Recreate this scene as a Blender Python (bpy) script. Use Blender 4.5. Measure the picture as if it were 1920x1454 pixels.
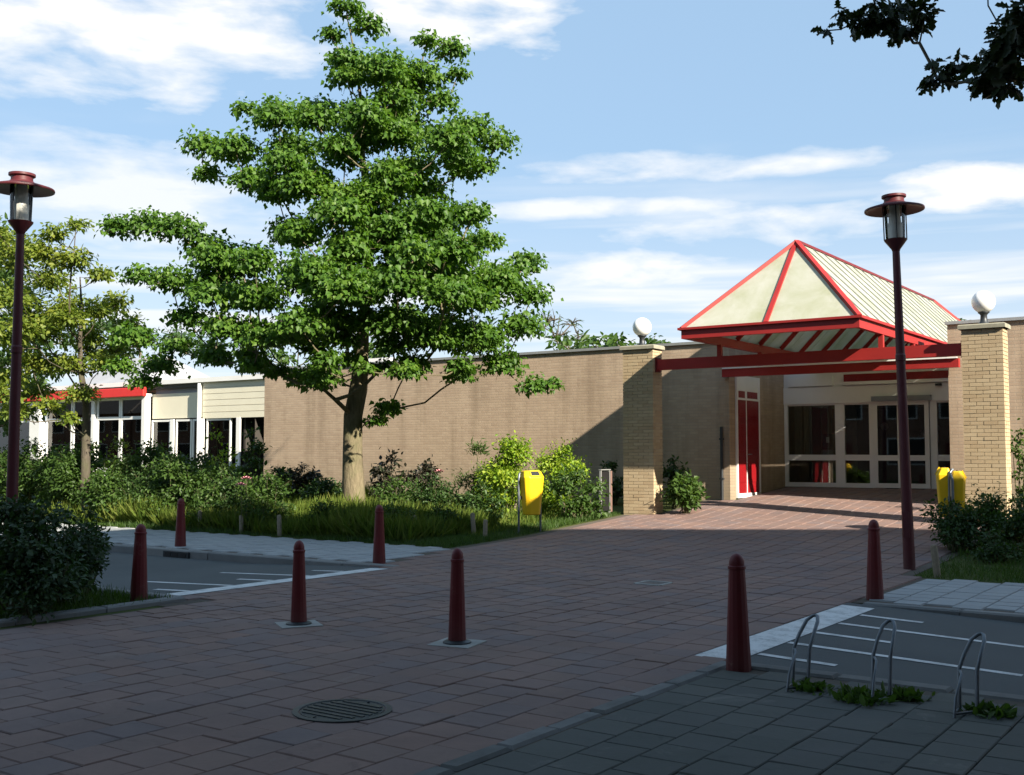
import bpy, math, random
import numpy as np
from mathutils import Vector, Matrix
R = math.radians
for o in list(bpy.data.objects): bpy.data.objects.remove(o)
SC = bpy.context.scene
COL = SC.collection

# ------------------------------------------------------------------ camera, sky, sun, exposure
CAMH, FPX, YAW, PITCH = 1.6, 2065.0, R(35), math.atan((850 - 727) / 2065.0)
cam = bpy.data.cameras.new('camera'); cam.sensor_width = 36; cam.lens = 36 * FPX / 1920; cam.clip_end = 3000; cam.clip_start = .05
camo = bpy.data.objects.new('camera', cam); COL.objects.link(camo)
camo.location = (0, 0, CAMH); camo.rotation_euler = (R(90) + PITCH, 0, YAW); SC.camera = camo
SC.cycles.max_bounces = 6; SC.cycles.diffuse_bounces = 3; SC.cycles.glossy_bounces = 2; SC.cycles.transmission_bounces = 4; SC.cycles.transparent_max_bounces = 8

SUNV = Vector((-1.64, .483, -1.0)).normalized()
EL = math.asin(-SUNV.z)
sl = bpy.data.lights.new('sun', 'SUN'); sl.energy = 5.0; sl.angle = R(.55); sl.color = (1, .9, .75)
so = bpy.data.objects.new('sun', sl); COL.objects.link(so); so.location = (30, -10, 40)
so.rotation_euler = SUNV.to_track_quat('-Z', 'Y').to_euler()

w = bpy.data.worlds.new('World'); SC.world = w; w.use_nodes = True
SC.view_settings.view_transform = 'Standard'; SC.view_settings.look = 'None'
SC.view_settings.exposure = 1.5; SC.view_settings.gamma = 1

class NT:
    """small helper to write node trees"""
    def __init__(s, tree): s.t = tree; s.n = tree.nodes; s.l = tree.links
    def add(s, typ, **kw):
        nd = s.n.new(typ)
        for k, v in kw.items():
            if k.startswith('i_'):
                key = k[2:]
                key = int(key) if key.isdigit() else key.replace('_', ' ')
                s.put(nd.inputs[key], v)
            else: setattr(nd, k, v)
        return nd
    def put(s, sock, v):
        if hasattr(v, 'is_output'): s.l.new(v, sock)
        elif hasattr(v, 'outputs'): s.l.new(v.outputs[0], sock)
        else:
            if isinstance(v, tuple) and len(v) == 3 and sock.type == 'RGBA': v = v + (1,)
            sock.default_value = v
    def m(s, op, a, b=None, c=None, clamp=False):
        nd = s.n.new('ShaderNodeMath'); nd.operation = op; nd.use_clamp = clamp
        for i, v in enumerate((a, b, c)):
            if v is not None: s.put(nd.inputs[i], v)
        return nd.outputs[0]
    def mix(s, f, a, b, blend='MIX'):
        nd = s.n.new('ShaderNodeMix'); nd.data_type = 'RGBA'; nd.blend_type = blend
        s.put(nd.inputs[0], f); s.put(nd.inputs[6], a); s.put(nd.inputs[7], b)
        return nd.outputs[2]
    def ramp(s, f, *stops):
        nd = s.n.new('ShaderNodeValToRGB'); e = nd.color_ramp.elements
        while len(e) < len(stops): e.new(.5)
        for el, (p, c) in zip(e, stops):
            el.position = p; el.color = tuple(c) + (1,) if len(c) == 3 else c
        s.put(nd.inputs[0], f); return nd.outputs[0]
    def noise(s, vec, scale, detail=4, rough=.55, dist=0, out=0):
        nd = s.n.new('ShaderNodeTexNoise'); s.put(nd.inputs['Vector'], vec)
        nd.inputs['Scale'].default_value = scale; nd.inputs['Detail'].default_value = detail
        nd.inputs['Roughness'].default_value = rough; nd.inputs['Distortion'].default_value = dist
        return nd.outputs[out]

def build_world():
    T = NT(w.node_tree); T.n.clear()
    out = T.add('ShaderNodeOutputWorld'); bg = T.add('ShaderNodeBackground')
    T.l.new(bg.outputs[0], out.inputs[0])
    sky = T.add('ShaderNodeTexSky', sky_type='NISHITA'); sky.sun_disc = False
    sky.sun_elevation = EL; sky.sun_rotation = math.atan2(-SUNV.x, -SUNV.y)
    sky.air_density = 1.0; sky.dust_density = .25; sky.ozone_density = 1.6
    tc = T.add('ShaderNodeTexCoord').outputs['Generated']
    sep = T.add('ShaderNodeSeparateXYZ'); T.put(sep.inputs[0], tc)
    x, y, z = sep.outputs
    el = T.m('MULTIPLY', T.m('ARCSINE', z), 180 / math.pi)
    az = T.m('MULTIPLY', T.m('ARCTAN2', x, y), 180 / math.pi)       # clockwise from +Y, camera looks at -35
    zz = T.m('ADD', T.m('MAXIMUM', z, 0), .10)
    flat = T.add('ShaderNodeCombineXYZ', i_X=T.m('DIVIDE', x, zz), i_Y=T.m('DIVIDE', y, zz), i_Z=0.0)
    n1 = T.noise(flat, .9, 5, .55, .15)
    azel = T.add('ShaderNodeCombineXYZ', i_X=T.m('MULTIPLY', az, .05), i_Y=T.m('MULTIPLY', el, .16), i_Z=0.0)
    n2 = T.noise(azel, 3.2, 6, .55, .15)
    streak = T.add('ShaderNodeCombineXYZ', i_X=T.m('MULTIPLY', az, .02), i_Y=T.m('MULTIPLY', el, .35), i_Z=3.0)
    n3 = T.noise(streak, 2.6, 4, .5, .25)
    # generic broken cloud everywhere
    base = T.m('MULTIPLY', T.m('SMOOTH_MAX', T.m('MULTIPLY_ADD', n1, 3.2, -1.78), 0, .1), .8, clamp=True)
    lowf = T.m('SUBTRACT', 1, T.m('DIVIDE', el, 15.5), clamp=True)   # low haze band, all round
    st = T.m('MULTIPLY', T.m('MULTIPLY_ADD', n3, 4.0, -1.55), T.m('MULTIPLY', lowf, 1.9, clamp=True), clamp=True)
    tot = T.m('ADD', T.m('MULTIPLY', base, .55), T.m('MULTIPLY', st, .85))
    tot = T.m('MAXIMUM', tot, T.m('MULTIPLY', T.m('POWER', lowf, 1.3), .62))
    # cumulus banks: azimuth, elevation, half widths, strength
    for a0, e0, wa, we, k in ((-57, 21.0, 15, 4.8, 1.25), (-38, 23.2, 6.5, 3.4, 1.5), (-11, 12.8, 5.5, 1.7, 1.5), (-23, 11.4, 9, 1.3, .95),
                              (-30, 9.3, 8.5, 1.5, 1.1), (-26, 14.5, 12, .9, 1.0), (-30, 12.6, 9, .7, .9), (-56, 12.5, 13, 3.2, .85), (-47, 26, 16, 4, 1.1),
                              (20, 19, 14, 5, 1.2), (75, 24, 18, 6, 1.2), (140, 18, 20, 6, 1.2), (-110, 20, 18, 6, 1.2), (-160, 22, 15, 6, 1.1)):
        da = T.m('DIVIDE', T.m('SUBTRACT', az, a0), wa); de = T.m('DIVIDE', T.m('SUBTRACT', el, e0), we)
        q = T.m('SUBTRACT', 1, T.m('ADD', T.m('MULTIPLY', da, da), T.m('MULTIPLY', de, de)))
        q = T.m('ADD', q, T.m('MULTIPLY_ADD', n2, 3.4, -1.85))
        tot = T.m('MAXIMUM', tot, T.m('MULTIPLY', T.m('MULTIPLY', q, .95, clamp=True), k))
    tot = T.m('MULTIPLY', T.m('MINIMUM', tot, 1.0), T.m('MULTIPLY', T.m('ADD', el, 1), .4, clamp=True))
    shade = T.m('MULTIPLY_ADD', n2, .9, .52)
    cl = T.mix(shade, (5.8, 6.2, 6.8), (7.6, 7.6, 7.6))
    # faint veil keeps the blue pale
    pale = T.mix(.72, sky.outputs[0], (3.3, 4.95, 6.9))
    c = T.mix(T.m('MULTIPLY', tot, .93), pale, cl)
    T.put(bg.inputs[0], c); bg.inputs[1].default_value = .05
build_world()

# ------------------------------------------------------------------ pixel -> point (reference photograph coordinates, 1920 x 1454)
FW = Vector((-math.sin(YAW) * math.cos(PITCH), math.cos(YAW) * math.cos(PITCH), math.sin(PITCH)))
RT = Vector((math.cos(YAW), math.sin(YAW), 0)); UP = RT.cross(FW)
def at(x, y, d):
    r = FW + RT * ((x - 960) / FPX) + UP * ((727 - y) / FPX)
    k = d / (r.x * -math.sin(YAW) + r.y * math.cos(YAW))
    return Vector((r.x * k, r.y * k, CAMH + r.z * k))
_gx = [-1e4, 14.8, 17.0, 20.9, 23.5, 26.8, 1e4]; _gz = [0, 0, .07, .30, .55, .775, .775]
def G(v): return float(np.interp(v, _gx, _gz))

# ------------------------------------------------------------------ materials
MATS = {}
def mat(name, fn):
    m = bpy.data.materials.new(name); m.use_nodes = True
    T = NT(m.node_tree); T.n.clear(); out = T.add('ShaderNodeOutputMaterial')
    sh = fn(T); T.l.new(sh, out.inputs[0]); MATS[name] = m; return m
def pbsdf(T, col, rough=.6, spec=.4, metal=0, bump=None, bs=.3, bd=.01, **kw):
    p = T.add('ShaderNodeBsdfPrincipled')
    T.put(p.inputs['Base Color'], col); T.put(p.inputs['Roughness'], rough); p.inputs['Specular IOR Level'].default_value = spec
    p.inputs['Metallic'].default_value = metal
    for k, v in kw.items(): T.put(p.inputs[k.replace('_', ' ')], v)
    if bump is not None:
        b = T.add('ShaderNodeBump'); b.inputs['Strength'].default_value = bs; b.inputs['Distance'].default_value = bd
        T.put(b.inputs['Height'], bump); T.l.new(b.outputs[0], p.inputs['Normal'])
    return p.outputs[0]
def pos(T): return T.add('ShaderNodeNewGeometry').outputs['Position']
def objc(T): return T.add('ShaderNodeTexCoord').outputs['Object']

def m_brick(name, axis, c1, c2, cm):
    def f(T):
        P = pos(T); s = T.add('ShaderNodeSeparateXYZ'); T.put(s.inputs[0], P)
        vec = T.add('ShaderNodeCombineXYZ', i_X=s.outputs[axis], i_Y=s.outputs[2], i_Z=0.0)
        b = T.add('ShaderNodeTexBrick', i_Vector=vec, i_Color1=c1, i_Color2=c2, i_Mortar=cm, i_Scale=1.0)
        b.inputs['Mortar Size'].default_value = .006; b.inputs['Mortar Smooth'].default_value = .2; b.inputs['Bias'].default_value = -.1
        b.inputs['Brick Width'].default_value = .22; b.inputs['Row Height'].default_value = .068; b.offset = .5
        n = T.noise(P, .55, 6, .6); n2 = T.noise(P, 9, 4, .6)
        sv = T.add('ShaderNodeCombineXYZ', i_X=T.m('MULTIPLY', s.outputs[axis], 2.2), i_Y=T.m('MULTIPLY', s.outputs[2], .22), i_Z=1.0)
        run = T.noise(sv, 1.0, 5, .6)
        col = T.mix(T.m('MULTIPLY_ADD', n, 1.6, -.45, clamp=True), b.outputs[0], T.mix(1, b.outputs[0], (.78, .76, .74), 'MULTIPLY'))
        col = T.mix(T.m('MULTIPLY_ADD', run, 3.2, -1.5, clamp=True), col, T.mix(1, col, (.68, .67, .65), 'MULTIPLY'))
        foot = T.m('MULTIPLY', T.m('SUBTRACT', 1.5, s.outputs[2], clamp=True), T.m('MULTIPLY_ADD', n, 2, -.6, clamp=True))
        col = T.mix(T.m('MULTIPLY', foot, .6), col, (.2, .19, .13))
        col = T.mix(T.m('MULTIPLY', n2, .25), col, T.mix(1, col, (.7, .7, .72), 'MULTIPLY'))
        h = T.m('ADD', T.m('MULTIPLY', b.outputs[1], -1), T.m('MULTIPLY', n2, .35))
        return pbsdf(T, col, .88, .2, bump=h, bs=.55, bd=.012)
    return mat(name, f)
BR1, BR2, BRM = (.47, .365, .265), (.41, .31, .225), (.38, .315, .245)
m_brick('brick_facade', 0, BR1, BR2, BRM); m_brick('brick_return', 1, BR1, BR2, BRM)
m_brick('brick_block', 0, (.3, .16, .11), (.25, .13, .09), (.3, .27, .24)); m_brick('brick_block_return', 1, (.3, .16, .11), (.25, .13, .09), (.3, .27, .24))

def rnd(T):
    a = T.add('ShaderNodeObjectInfo').outputs['Random']; b = T.add('ShaderNodeNewGeometry').outputs['Random Per Island']
    return T.m('FRACT', T.m('ADD', a, b))
def m_pieces(name, cols, rough=.85, spec=.25, nscale=30, dirt=(.6, .6, .62), big=.8, sand=.3):
    def f(T):
        r = rnd(T); P = pos(T)
        c = T.ramp(r, *[(i / (len(cols) - 1), k) for i, k in enumerate(cols)])
        n = T.noise(P, nscale, 5, .65); nb = T.noise(P, big, 7, .65, .5)
        c = T.mix(T.m('MULTIPLY_ADD', nb, 2.2, -.75, clamp=True), c, T.mix(1, c, dirt, 'MULTIPLY'))
        c = T.mix(T.m('MULTIPLY', n, .5), c, T.mix(1, c, (.62, .62, .62), 'MULTIPLY'))
        if sand:
            ns = T.noise(P, 1.9, 8, .72, .6)
            c = T.mix(T.m('MULTIPLY', T.m('MULTIPLY_ADD', ns, 7, -4.1, clamp=True), sand), c, (.3, .28, .25))
            nd = T.noise(P, 2.7, 6, .7, 1.0)
            c = T.mix(T.m('MULTIPLY', T.m('MULTIPLY_ADD', nd, 7, -4.2, clamp=True), .5), c, T.mix(1, c, (.35, .36, .38), 'MULTIPLY'))
        return pbsdf(T, c, rough, spec, bump=n, bs=.35, bd=.004)
    return mat(name, f)
m_pieces('pillar_brick', [(.46, .36, .225), (.5, .4, .26), (.42, .32, .2), (.48, .385, .25)], .88, .2, 40, (.85, .83, .8), sand=0)
m_pieces('paver_red', [(.235, .155, .132), (.25, .162, .135), (.212, .15, .138), (.24, .158, .13), (.205, .155, .148), (.248, .156, .128)], .8, .3, 30, (.66, .68, .72))
m_pieces('paver_grey', [(.1, .104, .1), (.118, .12, .112), (.09, .096, .092), (.108, .11, .106)], .85, .3, 30, (.72, .78, .7))
m_pieces('paver_pale', [(.33, .345, .35), (.36, .375, .38), (.31, .325, .33)], .85, .3, 30, (.8, .82, .84))
m_pieces('edging', [(.19, .195, .19), (.24, .24, .235), (.15, .155, .15), (.21, .21, .2)], .85, .25, 22, (.5, .5, .5), 2.5)
m_pieces('kerb', [(.22, .225, .22), (.26, .26, .25), (.2, .21, .21)], .85, .25, 40)

def flat(name, col, rough=.6, spec=.4, metal=0, var=.25, scale=6, bs=.12, **kw):
    def f(T):
        P = objc(T); n = T.noise(P, scale, 6, .6); n2 = T.noise(P, scale * 9, 4, .6)
        dk = tuple(c * (1 - var) for c in col); lt = tuple(min(1, c * (1 + var * .6)) for c in col)
        c = T.mix(n, dk, lt)
        return pbsdf(T, c, T.m('MULTIPLY_ADD', n2, .25, rough - .12), spec, metal, bump=n2, bs=bs, bd=.004, **kw)
    return mat(name, f)
def m_bark(name, col):
    def f(T):
        mp = T.add('ShaderNodeMapping'); T.put(mp.inputs[0], objc(T)); mp.inputs['Scale'].default_value = (9, 9, 2.2)
        n = T.noise(mp, 1.6, 7, .7, .8); nb = T.noise(objc(T), 1.7, 5, .6)
        c = T.mix(T.m('MULTIPLY_ADD', n, 2.2, -.6, clamp=True), tuple(x * .5 for x in col), tuple(x * 1.3 for x in col))
        c = T.mix(T.m('MULTIPLY_ADD', nb, 2.4, -1.1, clamp=True), c, (.1, .115, .05))
        return pbsdf(T, c, .95, .1, bump=n, bs=.9, bd=.03)
    return mat(name, f)
flat('mortar', (.4, .335, .24), .9, .1)
flat('red_paint', (.30, .022, .02), .5, .3, var=.25, scale=3)
flat('red_door', (.21, .007, .01), .3, .5, var=.15)
flat('fascia_red', (.62, .03, .025), .4, .4, var=.15)
flat('white_paint', (.74, .74, .72), .45, .4, var=.1, scale=2)
flat('cream_panel', (.66, .63, .5), .6, .3, var=.12, scale=1.2)
flat('grey_metal', (.32, .34, .35), .35, .5, .8, var=.25)
flat('galvanised', (.16, .18, .2), .42, .5, .7, var=.45, scale=14)
flat('dark_metal', (.045, .05, .055), .45, .5, .5)
flat('coping', (.4, .41, .41), .4, .5, .5, var=.2)
flat('concrete', (.34, .34, .32), .85, .2, var=.35, scale=5)
flat('cap_stone', (.28, .27, .21), .9, .15, var=.4, scale=7)
flat('yellow_plastic', (.80, .50, .012), .38, .45, var=.16, scale=5)
flat('black_plastic', (.012, .012, .013), .5, .4)
flat('roof_grey', (.3, .31, .33), .6, .3, var=.25, scale=1)
flat('roof_felt', (.12, .12, .12), .9, .1)
flat('white_globe', (.88, .88, .87), .25, .5, var=.04)
flat('lamp_core', (.75, .74, .68), .4, .4, var=.1)
flat('stake_wood', (.26, .22, .16), .9, .1, var=.5, scale=20, bs=.4)
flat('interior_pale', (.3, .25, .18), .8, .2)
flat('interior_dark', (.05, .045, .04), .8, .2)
flat('curtain', (.5, .44, .33), .9, .1)
flat('petal_pink', (.75, .3, .34), .6, .3)
m_bark('bark_pale', (.17, .142, .092))
m_bark('bark_grey', (.15, .13, .1))
m_bark('bark_twig', (.09, .075, .06))
flat('stem_green', (.1, .1, .05), .8, .2)
flat('bronze_board', (.19, .12, .1), .5, .4)

def m_worn(name, col, wear_col, rough, amt):
    def f(T):
        P = objc(T); o = T.add('ShaderNodeObjectInfo').outputs['Random']
        v = T.add('ShaderNodeVectorMath', operation='ADD'); T.put(v.inputs[0], P); c3 = T.add('ShaderNodeCombineXYZ', i_X=T.m('MULTIPLY', o, 37.0), i_Y=0.0, i_Z=0.0); T.put(v.inputs[1], c3)
        n = T.noise(v, 6, 7, .7); nf = T.noise(v, 45, 4, .6)
        z = T.add('ShaderNodeSeparateXYZ'); T.put(z.inputs[0], P)
        low = T.m('MULTIPLY', T.m('SUBTRACT', .28, z.outputs[2], clamp=True), 2.0)
        k = T.m('MULTIPLY_ADD', T.m('ADD', n, T.m('MULTIPLY', nf, .35)), 7, -5.9 + amt, clamp=True)
        c = T.mix(n, tuple(x * .7 for x in col), tuple(x * 1.25 for x in col))
        c = T.mix(T.m('MULTIPLY', low, n, clamp=True), c, (.06, .05, .045)); c = T.mix(T.m('MULTIPLY', k, .8), c, wear_col)
        return pbsdf(T, c, T.m('MULTIPLY_ADD', nf, .35, rough - .15), .4, bump=nf, bs=.15, bd=.004)
    return mat(name, f)
m_worn('red_dark', (.135, .012, .014), (.19, .09, .075), .48, .35)
m_worn('lamp_paint', (.085, .014, .018), (.14, .07, .06), .48, .2)

def f_asphalt(T):
    P = pos(T); n = T.noise(P, 120, 4, .7); nb = T.noise(P, .9, 5, .6)
    c = T.mix(nb, (.075, .085, .09), (.125, .135, .135)); c = T.mix(T.m('MULTIPLY_ADD', n, 2, -.6, clamp=True), T.mix(1, c, (.6, .6, .6), 'MULTIPLY'), c)
    return pbsdf(T, c, .85, .3, bump=n, bs=.5, bd=.004)
mat('asphalt', f_asphalt)
def f_mark(T):
    P = pos(T); n = T.noise(P, 60, 5, .7); nb = T.noise(P, 5, 5, .7)
    wear = T.m('MULTIPLY_ADD', T.m('ADD', T.m('MULTIPLY', n, .5), nb), 3.4, -2.4, clamp=True)
    return pbsdf(T, T.mix(T.m('MULTIPLY', wear, .85), (.62, .63, .63), (.2, .21, .21)), .7, .3, bump=n, bs=.3, bd=.002)
mat('road_paint', f_mark)
def f_soil(T):
    P = pos(T); n = T.noise(P, 14, 6, .7); nb = T.noise(P, .35, 5, .6)
    c = T.mix(T.m('MULTIPLY_ADD', nb, 2.4, -.7, clamp=True), (.05, .075, .018), (.085, .115, .03)); c = T.mix(T.m('MULTIPLY', n, .7), c, (.06, .05, .03))
    return pbsdf(T, c, .95, .1, bump=n, bs=.8, bd=.03)
mat('ground_grass', f_soil)
flat('joint_sand', (.11, .095, .08), .95, .1, var=.3, scale=3)

def m_leaf(name, stops, trans=.4, rough=.5, spec=.35):
    def f(T):
        g = T.add('ShaderNodeNewGeometry'); r = g.outputs['Random Per Island']; n = T.noise(pos(T), .9, 4, .6)
        k = T.m('ADD', T.m('MULTIPLY', r, .65), T.m('MULTIPLY_ADD', n, .9, -.28), clamp=True)
        c = T.ramp(k, *[(i / (len(stops) - 1), s) for i, s in enumerate(stops)])
        a = pbsdf(T, c, rough, spec)
        t = T.add('ShaderNodeBsdfTranslucent'); T.put(t.inputs[0], T.mix(1, c, (1.25, 1.3, .55), 'MULTIPLY'))
        mx = T.add('ShaderNodeMixShader', i_0=trans); T.l.new(a, mx.inputs[1]); T.l.new(t.outputs[0], mx.inputs[2])
        return mx.outputs[0]
    return mat(name, f)
m_leaf('leaf_maple', [(.032, .078, .012), (.06, .138, .017), (.092, .185, .024), (.145, .24, .034)], .45)
m_leaf('leaf_yellow', [(.07, .12, .018), (.12, .175, .024), (.17, .215, .03), (.22, .235, .04)], .45)
m_leaf('leaf_dark', [(.02, .045, .012), (.036, .078, .018), (.062, .115, .026)], .35)
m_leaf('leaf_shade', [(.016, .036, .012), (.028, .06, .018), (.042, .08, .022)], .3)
m_leaf('leaf_mid', [(.03, .065, .014), (.05, .1, .018), (.08, .14, .025)], .4)
m_leaf('leaf_lime', [(.1, .2, .015), (.17, .29, .02), (.27, .36, .03), (.33, .4, .04)], .45)
m_leaf('leaf_bronze', [(.022, .02, .018), (.035, .032, .02), (.03, .05, .02)], .25)
m_leaf('leaf_oak', [(.018, .035, .01), (.03, .05, .014), (.04, .06, .018)], .18)
m_leaf('grass_blade', [(.05, .095, .015), (.085, .135, .02), (.13, .17, .032), (.18, .19, .05)], .4, .7, .15)

def f_glass(T):
    fr = T.add('ShaderNodeFresnel'); fr.inputs[0].default_value = 1.5
    tr = T.add('ShaderNodeBsdfTransparent'); tr.inputs[0].default_value = (.72, .76, .74, 1)
    gl = T.add('ShaderNodeBsdfGlossy'); gl.inputs['Roughness'].default_value = .015
    mx = T.add('ShaderNodeMixShader'); T.put(mx.inputs[0], T.m('MULTIPLY_ADD', fr, 1.0, .05, clamp=True))
    T.l.new(tr.outputs[0], mx.inputs[1]); T.l.new(gl.outputs[0], mx.inputs[2]); return mx.outputs[0]
mat('glass', f_glass)
def f_clear(T):
    fr = T.add('ShaderNodeFresnel'); fr.inputs[0].default_value = 1.4
    tr = T.add('ShaderNodeBsdfTransparent'); tr.inputs[0].default_value = (.94, .95, .95, 1)
    gl = T.add('ShaderNodeBsdfGlossy'); gl.inputs['Roughness'].default_value = .03
    mx = T.add('ShaderNodeMixShader'); T.put(mx.inputs[0], fr); T.l.new(tr.outputs[0], mx.inputs[1]); T.l.new(gl.outputs[0], mx.inputs[2]); return mx.outputs[0]
mat('lantern_glass', f_clear)
def f_pane(T):
    P = objc(T); g = pos(T)
    n = T.noise(g, 1.3, 6, .65, .4); n2 = T.noise(g, 9, 5, .7)
    c = T.mix(T.m('MULTIPLY_ADD', n, 2.2, -.75, clamp=True), (.66, .67, .6), (.46, .49, .31)); c = T.mix(T.m('MULTIPLY_ADD', n2, 2, -1.2, clamp=True), c, (.44, .46, .34))
    a = pbsdf(T, c, .5, .35, bump=n2, bs=.1)
    t = T.add('ShaderNodeBsdfTranslucent'); T.put(t.inputs[0], c)
    mx = T.add('ShaderNodeMixShader', i_0=.48); T.l.new(a, mx.inputs[1]); T.l.new(t.outputs[0], mx.inputs[2]); return mx.outputs[0]
mat('roof_pane', f_pane)

# ------------------------------------------------------------------ mesh helpers
class MB:
    def __init__(s): s.v = []; s.f = []; s.smooth = False
    def box(s, x0, x1, y0, y1, z0, z1):
        i = len(s.v)
        s.v += [(x, y, z) for z in (z0, z1) for x, y in ((x0, y0), (x1, y0), (x1, y1), (x0, y1))]
        s.f += [tuple(i + k for k in q) for q in ((3, 2, 1, 0), (4, 5, 6, 7), (0, 1, 5, 4), (1, 2, 6, 5), (2, 3, 7, 6), (3, 0, 4, 7))]
        return s
    def cbox(s, x0, x1, y0, y1, z0, z1, c=.01):
        """box with chamfered top edge"""
        i = len(s.v)
        s.v += [(x0, y0, z0), (x1, y0, z0), (x1, y1, z0), (x0, y1, z0), (x0, y0, z1 - c), (x1, y0, z1 - c), (x1, y1, z1 - c), (x0, y1, z1 - c),
                (x0 + c, y0 + c, z1), (x1 - c, y0 + c, z1), (x1 - c, y1 - c, z1), (x0 + c, y1 - c, z1)]
        for a in (0, 4):
            for k in range(4): s.f.append((i + a + k, i + a + (k + 1) % 4, i + a + 4 + (k + 1) % 4, i + a + 4 + k))
        s.f.append((i + 8, i + 9, i + 10, i + 11)); return s
    def bar(s, a, b, wd, ht, up=(0, 0, 1)):
        a = Vector(a); b = Vector(b); d = (b - a).normalized(); sd = d.cross(Vector(up))
        if sd.length < 1e-4: sd = d.cross(Vector((1, 0, 0)))
        sd.normalize(); u = sd.cross(d)
        i = len(s.v)
        for p in (a, b):
            for q, r in ((-1, -1), (1, -1), (1, 1), (-1, 1)): s.v.append(tuple(p + sd * (q * wd / 2) + u * (r * ht / 2)))
        s.f += [tuple(i + k for k in q) for q in ((3, 2, 1, 0), (4, 5, 6, 7), (0, 1, 5, 4), (1, 2, 6, 5), (2, 3, 7, 6), (3, 0, 4, 7))]
        return s
    def tube(s, pts, rad, n=8, cap=True):
        pts = [Vector(p) for p in pts]; k = len(pts)
        if not hasattr(rad, '__len__'): rad = [rad] * k
        i0 = len(s.v); prev = None
        for j, p in enumerate(pts):
            d = (pts[min(j + 1, k - 1)] - pts[max(j - 1, 0)])
            d = d.normalized() if d.length > 1e-9 else Vector((0, 0, 1))
            if prev is None: a = d.cross(Vector((.31, .95, .05)) if abs(d.z) > .6 else Vector((0, 0, 1)))
            else: a = prev - d * prev.dot(d)
            a.normalize(); prev = a; b = d.cross(a)
            for q in range(n):
                t = 2 * math.pi * q / n; s.v.append(tuple(p + (a * math.cos(t) + b * math.sin(t)) * rad[j]))
        for j in range(k - 1):
            for q in range(n):
                s.f.append((i0 + j * n + q, i0 + j * n + (q + 1) % n, i0 + (j + 1) * n + (q + 1) % n, i0 + (j + 1) * n + q))
        if cap:
            s.f.append(tuple(i0 + q for q in reversed(range(n)))); s.f.append(tuple(i0 + (k - 1) * n + q for q in range(n)))
        return s
    def lathe(s, prof, n=20, c=(0, 0)):
        i0 = len(s.v); k = len(prof)
        for r, z in prof:
            for q in range(n):
                t = 2 * math.pi * q / n; s.v.append((c[0] + r * math.cos(t), c[1] + r * math.sin(t), z))
        for j in range(k - 1):
            for q in range(n): s.f.append((i0 + j * n + q, i0 + j * n + (q + 1) % n, i0 + (j + 1) * n + (q + 1) % n, i0 + (j + 1) * n + q))
        if prof[0][0] > 1e-4: s.f.append(tuple(i0 + q for q in reversed(range(n))))
        if prof[-1][0] > 1e-4: s.f.append(tuple(i0 + (k - 1) * n + q for q in range(n)))
        return s
    def poly(s, pts, th=None):
        """flat polygon, or a slab when th (offset vector) is given"""
        i = len(s.v); n = len(pts); s.v += [tuple(p) for p in pts]
        s.f.append(tuple(range(i, i + n)))
        if th is not None:
            s.v += [tuple(Vector(p) + Vector(th)) for p in pts]
            s.f.append(tuple(range(i + 2 * n - 1, i + n - 1, -1)))
            for k in range(n): s.f.append((i + (k + 1) % n, i + k, i + n + k, i + n + (k + 1) % n))
        return s
    def mesh(s, name, off=(0, 0, 0)):
        me = bpy.data.meshes.new(name)
        me.from_pydata([(a - off[0], b - off[1], c - off[2]) for a, b, c in s.v], [], s.f); me.update(); return me

def smooth(me, ang=40):
    me.polygons.foreach_set('use_smooth', [True] * len(me.polygons))
    try: me.set_sharp_from_angle(angle=R(ang))
    except Exception: pass
def tag(o, label=None, cat=None, group=None, kind=None):
    for k, v in (('label', label), ('category', cat), ('group', group), ('kind', kind)):
        if v: o[k] = v
    return o
def empty(name, loc, label=None, cat=None, group=None, rz=0):
    o = bpy.data.objects.new(name, None); COL.objects.link(o); o.location = loc; o.rotation_euler = (0, 0, rz); o.empty_display_size = .2
    return tag(o, label, cat, group)
def root_loc(p):
    l = Vector((0, 0, 0))
    while p is not None: l += p.location; p = p.parent
    return l
def ob(name, mb, m, parent=None, local=False, sm=None, bevel=0):
    off = (0, 0, 0) if (local or parent is None) else root_loc(parent)
    me = mb.mesh(name, off) if isinstance(mb, MB) else mb
    if not me.materials: me.materials.append(MATS[m])
    if sm: smooth(me, sm)
    o = bpy.data.objects.new(name, me); COL.objects.link(o); o.parent = parent
    if bevel:
        md = o.modifiers.new('bevel', 'BEVEL'); md.width = bevel; md.segments = 2; md.limit_method = 'ANGLE'
    return o
def copy_tree(o, parent=None):
    c = o.copy(); COL.objects.link(c); c.parent = parent
    for ch in o.children: copy_tree(ch, c)
    return c
def box(name, m, parent, *d, bevel=0): return ob(name, MB().box(*d), m, parent, bevel=bevel)
def struct(name, mb, m, **k): return tag(ob(name, mb, m, **k), kind='structure')

# ------------------------------------------------------------------ the ground
def build_ground():
    vs = [-400, -40, 0, 6.0, 7.7, 7.95, 11.85, 12.0, 14.8, 17, 20.9, 23.5, 26.8, 40, 120, 1500]
    zz = [-.02] * 5 + [-.24, -.24] + [-.06] + [-.02] + [G(v) - .025 for v in vs[9:]]
    us = [-1500, -200, -60, -30, -11, -4, 20, 100, 1500]
    b = MB(); n = len(us)
    for v, z in zip(vs, zz):
        for u in us: b.v.append((u, v, z))
    for j in range(len(vs) - 1):
        for i in range(n - 1): b.f.append((j * n + i, j * n + i + 1, (j + 1) * n + i + 1, (j + 1) * n + i))
    struct('ground', b, 'ground_grass')
build_ground()

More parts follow.
